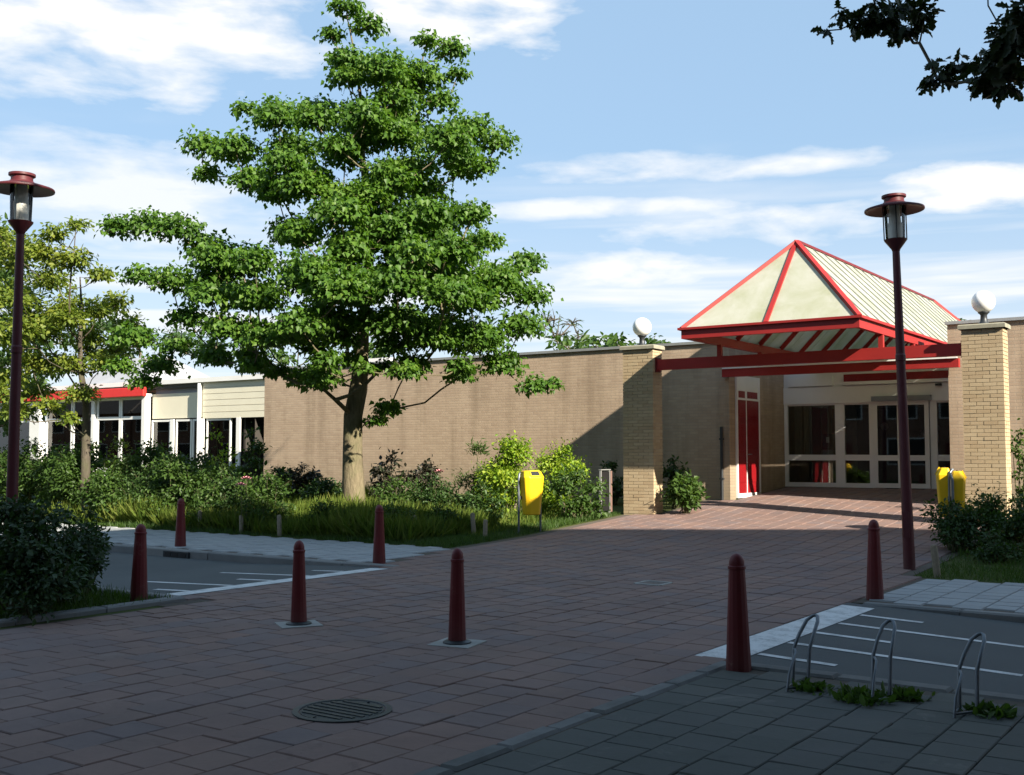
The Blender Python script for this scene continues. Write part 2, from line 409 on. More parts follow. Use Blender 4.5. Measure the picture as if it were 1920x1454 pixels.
rng = random.Random(4)
PL, PR = -10.2, -3.9           # edges of the paved table across the road
def rz_road(u):                # the road climbs to the table
    d = (PL - u) if u <= PL else max(0, u - PR)
    return -.002 - min(d / 3.2, 1) * .12
def build_roads():
    for us in ([-90, -30, -13.4, -12, PL], [PR, -2.4, -.5, 8, 60]):
        b = MB(); V = (8.02, 11.86)
        for u in us:
            for v in V: b.v.append((u, v, rz_road(u)))
        for i in range(len(us) - 1): b.f.append((2 * i, 2 * i + 2, 2 * i + 3, 2 * i + 1))
        r = struct('road', b, 'asphalt')
        left = us[0] < -20
        s = -1 if left else 1; e = PL if left else PR
        mk = lambda a, c, v0, v1: [(a, v0, rz_road(a) + .005), (c, v0, rz_road(c) + .005), (c, v1, rz_road(c) + .005), (a, v1, rz_road(a) + .005)]
        def line(name, a, c, v0, v1):
            if a > c: a, c = c, a
            ob(name, MB().poly(mk(a, c, v0, v1)), 'road_paint', r)
        line('edge_line', e + s * .02, e + s * .36, 8.06, 11.62)
        for k, v in enumerate((8.45, 9.1, 9.75, 10.4, 11.05)):
            L = (.62, 1.75)[k % 2] + rng.uniform(-.05, .1)
            line('tooth_line', e + s * .38, e + s * (.38 + L), v, v + .085)
build_roads()

def tile_mesh(w_, d_, h, c=.008):
    return MB().cbox(-w_ / 2, w_ / 2, -d_ / 2, d_ / 2, -h, 0, c).mesh('paver')
def in_view(u, v):              # roughly within the picture
    X = u * math.cos(YAW) + v * math.sin(YAW); D = -u * math.sin(YAW) + v * math.cos(YAW)
    return D > 4.2 and abs(X / D) < .5
def paving(name, region, m, bed, singles, pitch=.3, gap=.006, zf=lambda u, v: G(v), v0=2.6, v1=26.8, u0=-12, u1=0, stagger=.5, zoff=0):
    """running-bond pavers; the nearest ones are objects, the others one joined part"""
    parent = struct(name, bed, 'joint_sand')
    L = []
    ni = int((u1 - u0) / pitch) + 1; nj = int((v1 - v0) / pitch) + 2
    for i in range(ni):
        for j in range(nj):
            u = u0 + (i + .5) * pitch; v = v0 + (j + (stagger if i % 2 else 0)) * pitch
            if region(u, v): L.append((u, v))
    vis = [p for p in L if in_view(*p)]
    vis.sort(key=lambda p: -p[0] * math.sin(YAW) + p[1] * math.cos(YAW))
    near = set(vis[:singles])
    me = tile_mesh(pitch - gap, pitch - gap, .05, .006); me.materials.append(MATS[m])
    far = MB()
    for (u, v) in L:
        dz = rng.gauss(0, .0016) + zoff
        if (u, v) in near:
            o = bpy.data.objects.new('paver', me); COL.objects.link(o); o.parent = parent
            o.location = (u, v, zf(u, v) + dz); o.rotation_euler = (rng.gauss(0, .006), rng.gauss(0, .006), rng.gauss(0, .008))
        elif in_view(u, v) or True:
            h = (pitch - gap) / 2; c = .008; i = len(far.v); tx = rng.gauss(0, .004); ty = rng.gauss(0, .004)
            for k, e, zz in ((h, h, -.02), (h - c, h - c, 0)):
                for a, b in ((-1, -1), (1, -1), (1, 1), (-1, 1)):
                    uu, vv = u + a * k, v + b * e
                    far.v.append((uu, vv, zf(uu, vv) + dz + zz + tx * a * k + ty * b * k))
            for k in range(4): far.f.append((i + k, i + (k + 1) % 4, i + 4 + (k + 1) % 4, i + 4 + k))
            far.f.append((i + 4, i + 5, i + 6, i + 7))
    if far.v: tag(ob('paver', far, m, parent), kind='stuff')
    return parent
def sheet(rects, zf, dz):
    b = MB()
    for (a, c, v0, v1) in rects:
        br = [v0] + [x for x in _gx[1:-1] if v0 < x < v1] + [v1]; i = len(b.v)
        for v in br: b.v += [(a, v, zf(a, v) + dz), (c, v, zf(c, v) + dz)]
        for k in range(len(br) - 1): b.f.append((i + 2 * k, i + 2 * k + 1, i + 2 * k + 3, i + 2 * k + 2))
    return b
zg = lambda u, v: G(v)
def red_region(u, v):
    if v < 8: return -9.6 < u < -3.72
    if v < 11.8: return PL < u < PR
    if v < 14.8: return -10.75 - max(0, (v - 12.2)) * .3 < u < -4.0
    if v < 20.85: return -11.55 < u < -4.1
    if v < 23.35: return -10.9 < u < -4.85
    return -10.2 < u < -5.7 and v < 26.65
path = paving('path', red_region, 'paver_red', sheet([(-9.7, -3.62, -12, 8), (PL, PR, 8, 11.9), (-10.3, -9.71, 7.5, 7.99), (-11.4, -3.95, 11.9, 14.8), (-11.65, -4.05, 14.8, 20.85), (-10.95, -4.75, 20.85, 23.35), (-10.25, -5.6, 23.35, 26.7)], zg, -.014), 300, v0=-3)
paving('near_pavement', lambda u, v: u > -3.45 and v < 7.72, 'paver_grey', sheet([(-3.62, 4.5, -12, 8.0)], zg, -.015), 220, v0=-1.2, v1=8, u0=-3.46, u1=4.4)
paving('far_pavement', lambda u, v: 12.1 < v < 14.65 and u < -10.95 - max(0, (v - 12.2)) * .3, 'paver_pale', sheet([(-60, -10.6, 12.0, 14.8)], zg, -.016), 0, u0=-34, u1=-10.5, v0=12.1, v1=14.7)
paving('far_pavement', lambda u, v: 12.1 < v < 14.65 and u > -3.8, 'paver_pale', sheet([(-3.95, 14, 12.0, 14.8)], zg, -.017), 0, u0=-3.8, u1=8, v0=12.1, v1=14.7)

def kerb(name, a, b, width, z_top, z_bot, label=None, m='kerb', step=1.0):
    """kerb of single stones along a line"""
    a = Vector((a[0], a[1], 0)); b = Vector((b[0], b[1], 0)); L = (b - a).length; d = (b - a) / L; n = Vector((-d.y, d.x, 0))
    root = empty(name, (a.x, a.y, 0)); tag(root, kind='structure')
    k = int(round(L / step)); s = L / k
    me = MB().cbox(0, s - .012, -width / 2, width / 2, z_bot, z_top, .018).mesh('kerb_stone'); me.materials.append(MATS[m])
    for i in range(k):
        o = bpy.data.objects.new('kerb_stone', me); COL.objects.link(o); o.parent = root
        o.location = (d.x * s * i + rng.gauss(0, .004), d.y * s * i + rng.gauss(0, .004), rng.gauss(0, .003)); o.rotation_euler = (0, 0, math.atan2(d.y, d.x))
    return root
kerb('kerb', (-34, 11.93), (-10.35, 11.93), .15, .006, -.2)
kerb('kerb', (-3.75, 11.93), (8.2, 11.93), .15, .006, -.2)
kerb('kerb', (-9.78, -6), (-9.95, 7.9), .16, .035, -.2)
kerb('kerb', (-10.05, 7.93), (-30, 7.93), .15, .02, -.25)
kerb('edging', (-3.47, 7.93), (4.4, 7.93), .17, .003, -.2, m='edging', step=.8)
kerb('edging', (-3.56, -4), (-3.56, 8.0), .13, .004, -.12, m='edging', step=.5)

def manhole(u, v, r, m_frame, m_lid, label, cat, square=False):  # flush covers
    root = empty('manhole_cover' if not square else 'drain_cover', (u, v, G(v)), label, cat)
    if square:
        b = MB(); 
        for s in (-1, 1): b.box(-r, r, s * r - .025, s * r + .025, -.03, .008); b.box(s * r - .025, s * r + .025, -r + .025, r - .025, -.03, .0075)
        ob('frame', b, m_frame, root, local=True); lid = MB().box(-r + .027, r - .027, -r + .027, r - .027, -.03, .004)
        ob('lid', lid, m_lid, root, local=True)
    else:
        ob('frame', MB().lathe([(r, -.03), (r, .006), (r - .035, .008), (r - .04, .004), (r - .04, -.03)], 32), m_frame, root, local=True)
        b = MB().lathe([(0, .004), (r - .05, .004), (r - .05, -.03)], 32)
        for i in range(-4, 5):
            h = math.sqrt(max(0, (r - .07) ** 2 - (i * .06) ** 2))
            b.box(-h, h, i * .06 - .014, i * .06 + .014, .004, .009)
        ob('lid', b, m_lid, root, local=True)
manhole(-4.86, 5.1, .31, 'dark_metal', 'dark_metal', 'round dark iron manhole cover in the foreground paving', 'manhole cover')
manhole(-6.42, 12.2, .17, 'concrete', 'dark_metal', 'small square drain cover with pale frame in the red paving', 'drain cover', True)
def gully():
    r = empty('gully', (-15.05, 11.83, -.13), 'small black gully inlet set in the left far kerb', 'drain')
    ob('frame', MB().box(-.32, .32, -.02, .045, 0, .105), 'dark_metal', r, local=True)
    for i in range(3): ob('slot', MB().box(-.27 + i * .19, -.12 + i * .19, -.026, -.015, .02, .09), 'black_plastic', r, local=True)
gully()

# ------------------------------------------------------------------ the brick hall with its entrance recess
WT = 4.13; V0 = 23.4; V1 = 26.75; UL, UR = -10.33, -5.55
def build_hall():
    H = empty('brick_hall', (-14, V0, G(V0)), 'low tan brick hall with long blank wall and glazed recessed entrance', 'building')
    P = lambda n, m, *d, **k: box(n, m, H, *d, **k)
    P('front_wall', 'brick_facade', -25.7, UL, V0, V0 + .35, -.1, WT)
    P('front_wall', 'brick_facade', UR, 9, V0, V0 + .35, -.1, WT + .08)
    P('end_wall', 'brick_return', -25.7, -25.36, V0 + .352, 34, -.1, WT - .002)
    P('recess_wall', 'brick_return', UL - .3, UL, V0 + .352, V1 - .002, -.1, WT - .003)
    P('recess_wall', 'brick_return', UR, UR + .3, V0 + .352, V1 - .002, -.1, WT - .003)
    P('coping', 'coping', -25.76, UL + .04, V0 - .05, V0 + .4, WT + .002, WT + .065)
    P('coping', 'coping', UR - .04, 9.05, V0 - .05, V0 + .4, WT + .082, WT + .145)
    P('coping', 'coping', UL - .34, UL + .042, V0 + .402, V1, WT + .001, WT + .06)
    P('coping', 'coping', UR - .042, UR + .34, V0 + .402, V1, WT + .001, WT + .06)
    P('flat_roof', 'roof_felt', -25.3, UL - .32, V0 + .42, 34, 3.8, 3.95)
    P('flat_roof', 'roof_felt', UR + .32, 9, V0 + .42, 34, 3.8, 3.95)
    P('flat_roof', 'roof_felt', UL - .3, UR + .3, V1 + .3, 34, 3.8, 3.95)
    P('rear_wall', 'brick_facade', -25.3, 9, 34.01, 34.3, -.1, 4.0)
    P('rooflight', 'coping', -17.2, -14.6, 25.2, 27.0, 3.95, 4.38); P('roof_box', 'white_paint', -24.5, -22.9, 26.0, 27.4, 3.95, 4.6)
    # front corner strip and drain pipe left of the red door
    P('corner_pier', 'brick_facade', UL - .24, UL + .02, V0 - .06, V0 - .003, -.1, 3.3)
    ob('drain_pipe', MB().tube([(UL - .16, V0 - .1, G(V0) - .05), (UL - .16, V0 - .1, 2.2)], .035, 8), 'dark_metal', H, sm=60)
    for z in (1.0, 1.9): ob('pipe_clip', MB().box(UL - .205, UL - .115, V0 - .14, V0 - .055, z, z + .04), 'dark_metal', H)
    # red double door in the left return wall
    f = .05; a, b_ = V0 + .3, V0 + 1.66; zb = G(V0 + .7) - .02; zt = 2.83; x = UL + .004
    D = ob('red_door', MB().box(x, x + .03, a + f, b_ - f, zb + .1, zt), 'red_door', H); tag(D, 'glossy red double door in the left side of the entrance')
    mid = (a + b_) / 2 - .12
    ob('door_seam', MB().box(x + .031, x + .045, mid - .012, mid + .012, zb + .1, zt - .002), 'white_paint', D)
    for k, z in enumerate((.35, 1.1, 1.85)):
        for q0, q1 in ((a + f + .08, mid - .07), (mid + .07, b_ - f - .08)):
            ob('door_panel', MB().box(x + .0305, x + .04, q0, q1, zb + z, zb + z + .62), 'red_door', D, bevel=.006)
    ob('handle', MB().tube([(x + .04, mid + .07, zb + 1.0), (x + .085, mid + .07, zb + 1.0), (x + .085, mid + .19, zb + 1.0)], .012, 8), 'grey_metal', D)
    fr = MB()
    fr.box(x, x + .05, a, a + f, zb, 3.4); fr.box(x, x + .05, b_ - f, b_, zb, 3.4); fr.box(x, x + .048, a + f, b_ - f, zb, zb + .1); fr.box(x, x + .048, a + f, b_ - f, zt + .002, zt + .05)
    ob('door_frame', fr, 'white_paint', H)
    P('door_toplight', 'white_paint', x, x + .03, a + f, b_ - f, zt + .052, 3.4)
    # glazed entrance screen
    zb = G(V1) - .01
    P('entrance_fascia', 'white_paint', UL, UR, V1, V1 + .2, 3.24, WT - .1)
    P('entrance_lintel', 'white_paint', UL, UR, V1 - .03, V1 + .17, 2.82, 3.238)
    P('white_panel', 'white_paint', -10.2, -9.06, V1 - .06, V1 - .002, 3.26, 3.5)
    o = P('red_panel', 'red_door', -8.78, -6.1, V1 - .06, V1 - .002, 3.34, 3.52); tag(o, 'long dark red panel above the entrance doors')
    P('panel_trim', 'white_paint', -8.82, -6.06, V1 - .08, V1 - .003, 3.26, 3.338)
    P('door_track', 'grey_metal', -8.1, -6.72, V1 - .14, V1 - .032, 2.84, 2.96)
    P('sensor', 'dark_metal', -6.62, -6.48, V1 - .1, V1 - .031, 3.17, 3.22)
    for u0, u1 in ((UL, -10.24), (-9.03, -8.8), (-8.2, -8.1), (-6.78, -6.62), (-6.02, -5.9), (UR - .06, UR)):
        P('mullion', 'white_paint', u0, u1, V1, V1 + .1, zb, 2.819)
    bays = [(-10.24, -9.03), (-8.8, -8.2), (-6.62, -6.02), (-5.9, UR - .06)]
    for u0, u1 in bays:
        wdw = P('window', 'white_paint', u0, u1, V1 + .012, V1 + .09, 1.42, 1.56)
        box('sill', 'white_paint', wdw, u0, u1, V1 + .012, V1 + .09, zb, zb + .11); box('head', 'white_paint', wdw, u0, u1, V1 + .012, V1 + .09, 2.78, 2.818)
        ob('pane', MB().box(u0, u1, V1 + .045, V1 + .055, zb + .11, 1.42), 'glass', wdw); ob('pane', MB().box(u0, u1, V1 + .045, V1 + .055, 1.56, 2.78), 'glass', wdw)
    for u0, u1, dv in ((-8.09, -7.42, -.05), (-7.40, -6.79, -.052)):
        b = MB(); v_ = V1 + dv; s = .1
        b.box(u0, u0 + s, v_, v_ + .045, zb + .01, 2.84).box(u1 - s, u1, v_, v_ + .045, zb + .01, 2.84)
        for z0, z1 in ((zb + .01, zb + .12), (1.42, 1.55), (2.74, 2.838)): b.box(u0 + s, u1 - s, v_ + .002, v_ + .043, z0, z1)
        d = ob('sliding_door', b, 'white_paint', H)
        ob('pane', MB().box(u0 + s, u1 - s, v_ + .018, v_ + .026, zb + .12, 1.42), 'glass', d); ob('pane', MB().box(u0 + s, u1 - s, v_ + .018, v_ + .026, 1.55, 2.74), 'glass', d)
    # lobby behind the glass
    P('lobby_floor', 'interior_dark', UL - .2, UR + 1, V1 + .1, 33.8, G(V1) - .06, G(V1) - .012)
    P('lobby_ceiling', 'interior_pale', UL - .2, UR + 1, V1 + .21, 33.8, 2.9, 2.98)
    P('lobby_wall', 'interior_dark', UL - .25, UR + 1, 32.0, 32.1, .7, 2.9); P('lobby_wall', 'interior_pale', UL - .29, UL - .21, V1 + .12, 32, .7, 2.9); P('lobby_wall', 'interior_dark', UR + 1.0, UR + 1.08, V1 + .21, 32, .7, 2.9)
    P('lobby_screen', 'interior_pale', UL - .2, -9.0, 28.3, 28.36, .76, 2.9)
    o = P('poster', 'red_door', -9.62, -9.3, 28.27, 28.297, 1.85, 2.75); tag(o, 'dark red poster on the wall behind the left window')
    for i, u in enumerate((-10.2, -9.95)):
        c = MB()
        for k in range(9):
            c.bar((u + k * .022 + (.008 if k % 2 else 0), 27.15 + (.02 if k % 2 else 0), 1.55), (u + k * .022, 27.15 + (.02 if k % 2 else 0), 2.85), .03, .02)
        ob('curtain', c, 'curtain', H)
    P('window_ledge', 'white_paint', -10.28, -9.7, V1 + .11, V1 + .5, 1.42, 1.47)
build_hall()
def lobby_things():
    z = G(V1) - .012
    r = empty('information_column', (-9.38, 27.3, z), 'dark information column standing behind the left entrance window', 'kiosk')
    ob('base', MB().box(-.34, .26, -.18, .18, 0, .04), 'dark_metal', r, local=True)
    b = MB().poly([(-.16, -.1, .04), (.16, -.1, .04), (.13, -.1, .92), (-.13, -.1, .92)], (0, .2, 0)); ob('body', b, 'grey_metal', r, local=True)
    hd = ob('screen_head', MB().poly([(-.14, -.12, .93), (.17, -.12, .93), (.14, -.12, 1.32), (-.1, -.12, 1.32)], (0, .18, 0)), 'dark_metal', r, local=True)
    ob('display', MB().box(-.03, .05, -.126, -.121, 1.1, 1.24), 'white_paint', hd, local=True)
    for i, (u, v, zz) in enumerate(((-8.55, 29.2, 2.3), (-7.75, 30.0, 2.1), (-7.35, 29.6, 2.25), (-6.35, 29.4, 2.35))):
        r = empty('pendant_lamp', (u, v, 2.9), ('pendant globe behind the narrow left door pane', 'pendant globe hanging low behind the sliding doors', 'pendant globe just behind the lamp post, inside the lobby', 'pendant globe behind the rightmost entrance pane')[i], 'lamp', 'pendant lamps in the lobby')
        ob('cord', MB().tube([(0, 0, 0), (0, 0, zz - 2.9 + .09)], .006, 6), 'dark_metal', r, local=True)
        ob('globe', MB().lathe([(.1 * math.sin(math.pi * k / 8), zz - 2.9 - .1 * math.cos(math.pi * k / 8)) for k in range(9)], 16), 'white_globe', r, local=True, sm=60)
lobby_things()

# ------------------------------------------------------------------ brick pillars with globe lamps
def build_pillar(u0, u1, label, seed):
    v0, v1 = 20.9, 21.32; zb = G(v0) - .06; zt = 3.83
    r = empty('brick_pillar', (u0, v0, zb), label, 'pillar', 'brick pillars carrying the entrance canopy'); rg = random.Random(seed)
    box('core', 'mortar', r, u0 + .012, u1 - .012, v0 + .012, v1 - .012, zb, zt)
    ch = .068; n = int((zt - zb) / ch); ch = (zt - zb) / n; g = .009
    cache = {}
    def brick(a, b, c, d, z, stuff=None):
        if stuff is not None: stuff.cbox(a, b, c, d, z, z + ch - g, .003); return
        key = (round(b - a, 3), round(d - c, 3))
        if key not in cache:
            me = MB().cbox(0, b - a, 0, d - c, 0, ch - g, .003).mesh('brick'); me.materials.append(MATS['pillar_brick']); cache[key] = me
        o = bpy.data.objects.new('brick', cache[key]); COL.objects.link(o); o.parent = r
        o.location = (a - u0 + rg.gauss(0, .0012), c - v0 + rg.gauss(0, .0018), z - zb)
    W = u1 - u0; rest = MB()
    for i in range(n):
        z = zb + i * ch; e = i % 2
        if e: cuts = [0, W / 6, W / 2, W * 5 / 6, W]
        else: cuts = [0, W / 3, W * 2 / 3, W]
        for a, b in zip(cuts[:-1], cuts[1:]): brick(u0 + a + (0 if a == 0 else g / 2), u0 + b - (0 if b == W else g / 2), v0, v0 + .1, z)
        cs = [v0 + .1 + g, v1 - .105, v1] if e else [v0 + .1 + g, v1]
        for a, b in zip(cs[:-1], cs[1:]): brick(u1 - .1, u1, a, b - (g if b != v1 else 0), z)
        brick(u0, u0 + .1, v0 + .1 + g, v1, z, rest)
        brick(u0 + .1 + g, u1 - .1 - g, v1 - .1, v1, z, rest)
    tag(ob('brick', rest, 'pillar_brick', r), kind='stuff')
    ob('capstone', MB().cbox(u0 - .05, u1 + .05, v0 - .05, v1 + .05, zt, zt + .085, .02), 'cap_stone', r)
    return (u0 + u1) / 2, (v0 + v1) / 2, zt + .085
def globe_lamp(c, label):
    r = empty('globe_lamp', c, label, 'lamp', 'globe lamps on the pillars')
    ob('base', MB().lathe([(.11, 0), (.1, .02), (.065, .06), (.055, .17), (.075, .2), (.1, .215), (.1, .23)], 20), 'dark_metal', r, local=True, sm=40)
    ob('globe', MB().lathe([(.205 * math.sin(math.pi * k / 16), .415 - .205 * math.cos(math.pi * k / 16)) for k in range(17)], 28), 'white_globe', r, local=True, sm=70)
c = build_pillar(-11.70, -10.97, 'tan brick pillar left of the canopy beside the notice stand', 1); globe_lamp(c, 'white globe lamp on the left brick pillar')
c = build_pillar(-4.72, -4.02, 'tan brick pillar right of the entrance behind the yellow bins', 2); globe_lamp(c, 'white globe lamp on the right brick pillar')

# ------------------------------------------------------------------ red steel canopy with translucent roof
def build_canopy():
    EU0, EU1, EV0, EV1, EZ = -9.68, -6.16, 19.65, 33.6, 4.05; CU = (EU0 + EU1) / 2; RZ = 5.84; RV0, RV1 = 21.3, 31.9
    C = empty('entrance_canopy', (CU, 21.1, G(21.1)), 'red steel entrance canopy with pitched translucent roof', 'canopy')
    P = lambda n, m, *d, **k: box(n, m, C, *d, **k)
    P('front_beam', 'red_paint', -10.965, -4.725, 21.04, 21.18, 3.375, 3.6); P('rear_beam', 'red_paint', -10.42, -5.3, 23.2, 23.33, 3.325, 3.505)
    P('beam_trim', 'white_paint', -10.4, -5.32, 23.16, 23.198, 3.507, 3.535)
    for u in (-10.955, -4.74):
        P('beam_shoe', 'red_dark', u - .012, u + .012, 21.0, 21.22, 3.33, 3.64)
    for u in (EU0 + .16, EU1 - .05):
        P('post', 'red_paint', u - .045, u + .045, 21.065, 21.155, 3.6, 3.845); P('post', 'red_paint', u - .045, u + .045, 23.22, 23.31, 3.505, 3.845)
    zf = (3.85, 4.03)
    P('front_fascia', 'red_paint', EU0, EU1, EV0, EV0 + .09, *zf)
    P('side_fascia', 'red_paint', EU0, EU0 + .09, EV0 + .09, EV1, *zf); P('side_fascia', 'red_paint', EU1 - .09, EU1, EV0 + .09, EV1, *zf)
    ap0 = Vector((CU, RV0, RZ)); ap1 = Vector((CU, RV1, RZ))
    corner = lambda u, v: Vector((u, v, EZ))
    # hip bars, ridge and eave caps
    for (u, v), a in (((EU0, EV0), ap0), ((EU1, EV0), ap0), ((EU0, EV1), ap1), ((EU1, EV1), ap1)):
        ob('hip_bar', MB().bar(corner(u, v) + Vector((0, 0, .005)), a + Vector((0, 0, .02)), .1, .07), 'red_paint', C)
    ob('hip_bar', MB().bar(Vector((CU, EV0, EZ + .005)), ap0 + Vector((0, 0, .005)), .085, .06), 'red_paint', C)
    ob('ridge', MB().bar(ap0 + Vector((0, .05, .03)), ap1 + Vector((0, 0, .03)), .07, .05), 'red_dark', C)
    ob('eave_cap', MB().bar((EU0 - .06, EV0 - .02, EZ - .005), (EU1 + .06, EV0 - .02, EZ - .005), .06, .045), 'red_paint', C)
    for u in (EU0 - .03, EU1 + .03): ob('eave_cap', MB().bar((u, EV0 + .02, EZ - .005), (u, EV1, EZ - .005), .06, .05), 'red_paint', C)
    # panes
    n = 22; st = (EV1 - EV0) / n
    def top_at(v, u):                      # height of the roof plane above eave line given v (hip) -> ridge end along slope
        return min(1, (v - EV0) / (RV0 - EV0), (EV1 - v) / (EV1 - RV1))
    for side in (-1, 1):
        eu = EU0 if side < 0 else EU1
        S = lambda v, t: Vector((eu + (CU - eu) * t, v, EZ + (RZ - EZ) * t))
        nrm = Vector((side * (RZ - EZ), 0, abs(CU - eu))).normalized() * -.014
        for k in range(n):
            a, b = EV0 + k * st + .006, EV0 + (k + 1) * st - .006
            pts = [S(a, 0), S(b, 0), S(b, top_at(b, 0))]
            if RV0 > a and RV0 < b: pts.append(S(RV0, 1))
            if RV1 > a and RV1 < b: pts.append(S(RV1, 1))
            if top_at(a, 0) > .02: pts.append(S(a, top_at(a, 0)))
            if side < 0: pts = pts[::-1]
            lift = -nrm * .4
            ob('pane', MB().poly([p + lift for p in pts], nrm), 'roof_pane', C)
            if k:
                v = EV0 + k * st; t = top_at(v, 0)
                ob('glazing_bar', MB().bar(S(v, .0) - nrm * 1.3, S(v, t) - nrm * 1.3, .017, .02), 'grey_metal', C)
            if k and k % 2 == 0:
                v = EV0 + k * st; t = top_at(v, 0)
                ob('rafter', MB().bar(S(v, .02) + nrm * 4.6, S(v, t * .985) + nrm * 4.6, .06, .09), 'red_paint', C)
    for v, av, s in ((EV0, RV0, 1), (EV1, RV1, -1)):
        ap = Vector((CU, av, RZ)); th = Vector((0, s * (RZ - EZ), -abs(av - v))).normalized() * .014
        for u in (EU0, EU1):
            pts = [Vector((u, v, EZ)), Vector((CU, v, EZ)), ap]
            ob('pane', MB().poly(pts, th), 'roof_pane', C)
    for u in (EU0 + .05, EU1 - .05):      # upstand under the eaves over the flat roof
        box('kerb_upstand', 'grey_metal', C, u - .04, u + .04, V1 + .22, EV1 - .02, 3.95, 3.848)
build_canopy()

# ------------------------------------------------------------------ left glazed wing
def build_wing():
    v = 26.0; g = G(v) - .1
    Wg = empty('glazed_wing', (-36, v, g), 'low wing with white framed windows, cream panels and red fascia', 'building')
    P = lambda n, m, *d, **k: box(n, m, Wg, *d, **k)
    P('roof_edge', 'white_paint', -46, -28.0, v - .12, v + .05, 4.14, 4.3); P('flat_roof', 'roof_felt', -46, -25.8, v + .051, 36, 4.0, 4.2)
    P('cream_panel', 'cream_panel', -31.75, -28.0, v, v + .12, 2.84, 4.138); P('cream_panel', 'cream_panel', -34.75, -31.98, v + .1, v + .22, 2.88, 3.8)
    for k in range(5): P('panel_joint', 'mortar', -31.74, -28.01, v - .006, v - .001, 3.06 + k * .22, 3.068 + k * .22)
    P('upper_wall', 'roof_grey', -34.75, -31.98, v + .24, v + .3, 3.802, 4.139)
    ob('downpipe', MB().tube([(-31.86, v - .08, .5), (-31.86, v - .08, 4.1)], .075, 10), 'white_paint', Wg, sm=60)
    P('pipe_backing', 'cream_panel', -31.96, -31.752, v + .02, v + .1, 2.9, 4.137)
    o = P('red_fascia', 'fascia_red', -46, -34.72, v - .35, v - .2, 3.72, 4.06, bevel=.02); tag(o, 'bright red fascia over the left windows')
    P('canopy_soffit', 'white_paint', -46, -34.74, v - .198, v + .1, 3.73, 3.82)
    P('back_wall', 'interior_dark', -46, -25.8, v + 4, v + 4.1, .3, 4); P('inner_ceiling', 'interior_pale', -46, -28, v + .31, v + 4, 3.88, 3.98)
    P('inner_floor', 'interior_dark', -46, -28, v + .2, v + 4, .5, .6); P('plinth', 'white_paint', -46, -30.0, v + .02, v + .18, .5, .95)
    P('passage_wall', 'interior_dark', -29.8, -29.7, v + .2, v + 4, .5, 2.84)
    def bay(u0, u1, z0, z1, rails=(), fr=.09):
        wd = ob('window', MB().box(u0, u0 + fr, v + .04, v + .12, z0, z1).box(u1 - fr, u1, v + .04, v + .12, z0, z1).box(u0 + fr, u1 - fr, v + .042, v + .118, z0, z0 + fr).box(u0 + fr, u1 - fr, v + .042, v + .118, z1 - fr, z1), 'white_paint', Wg)
        for z in rails: ob('rail', MB().box(u0 + fr, u1 - fr, v + .041, v + .119, z - .06, z + .06), 'white_paint', wd)
        zs = [z0 + fr] + [q for z in rails for q in (z - .06, z + .06)] + [z1 - fr]
        for a, b in zip(zs[0::2], zs[1::2]): ob('pane', MB().box(u0 + fr, u1 - fr, v + .07, v + .08, a, b), 'glass', wd)
    us = [(-38.1, -36.62), (-36.6, -34.98), (-41.55, -39.75), (-39.7, -38.4), (-45.9, -42.35)]
    for u0, u1 in us: bay(u0, u1, .95, 3.72, (2.94,))
    for u in (-41.97, -34.87): P('column', 'white_paint', u - (.36 if u < -40 else .1), u + (.36 if u < -40 else .1), v - .22, v + .03, .5, 3.719)
    P('column', 'white_paint', -38.35, -38.15, v - .05, v + .12, .5, 3.72)
    for u0, u1 in ((-34.7, -33.6), (-33.3, -32.4), (-32.35, -31.95), (-31.6, -30.3)): bay(u0, u1, .95, 2.83, (), .07)
    for u in (-33.45, -31.78, -29.85): P('post', 'white_paint', u - .1, u + .1, v - .02, v + .03, .5, 2.839)
    # pitched metal roofs further back
    for (u0, u1, v0, v1, z0, z1) in ((-44.5, -38.5, 28, 34, 4.2, 5.9), (-37.6, -29, 28.5, 35, 4.2, 5.0)):
        cu = (u0 + u1) / 2; cv = (v0 + v1) / 2; t = 1.2
        b = MB(); b.v = [(u0, v0, z0), (u1, v0, z0), (u1, v1, z0), (u0, v1, z0), (cu - t, cv, z1), (cu + t, cv, z1)]
        b.f = [(0, 1, 5, 4), (1, 2, 5), (2, 3, 4, 5), (3, 0, 4), (3, 2, 1, 0)]
        ob('hipped_roof', b, 'roof_grey', Wg)
    r = empty('hanging_banner', (-35.7, v + .9, 2.5), 'small red hanging shape seen through the left window', 'banner')
    ob('cloth', MB().poly([(-.35, 0, -.2), (.3, 0, .05), (.36, 0, .3), (-.3, 0, .12)], (0, .05, 0)), 'fascia_red', r, local=True)
    ob('cord', MB().tube([(0, .02, .2), (0, .02, 1.38)], .01, 6), 'dark_metal', r, local=True)
build_wing()

# ------------------------------------------------------------------ unseen block added right of the camera to shade the foreground
def build_block():
    Hh = 15.0; a = Vector((4.6, 8.0, 0)); b = Vector((34, 18.4, 0))
    B = empty('shade_block', (4.6, -10, 0), 'brick block added out of view on the right to shade the foreground', 'building')
    body = MB().poly([(4.6, -22, -.1), (34, -22, -.1), (b.x, b.y, -.1), (a.x, a.y, -.1)][::-1], (0, 0, Hh + .1)); ob('wall', body, 'brick_block_return', B)
    for fl in range(5):
        for k in range(8):
            v = -20 + k * 3.6
            w_ = box('window', 'white_paint', B, 4.53, 4.62, v, v + 1.7, 1 + fl * 2.9, 2.5 + fl * 2.9); box('pane', 'interior_dark', w_, 4.52, 4.529, v + .08, v + 1.62, 1.08 + fl * 2.9, 2.42 + fl * 2.9)
            box('sill', 'concrete', w_, 4.46, 4.6, v - .05, v + 1.75, .93 + fl * 2.9, .998 + fl * 2.9)
build_block()
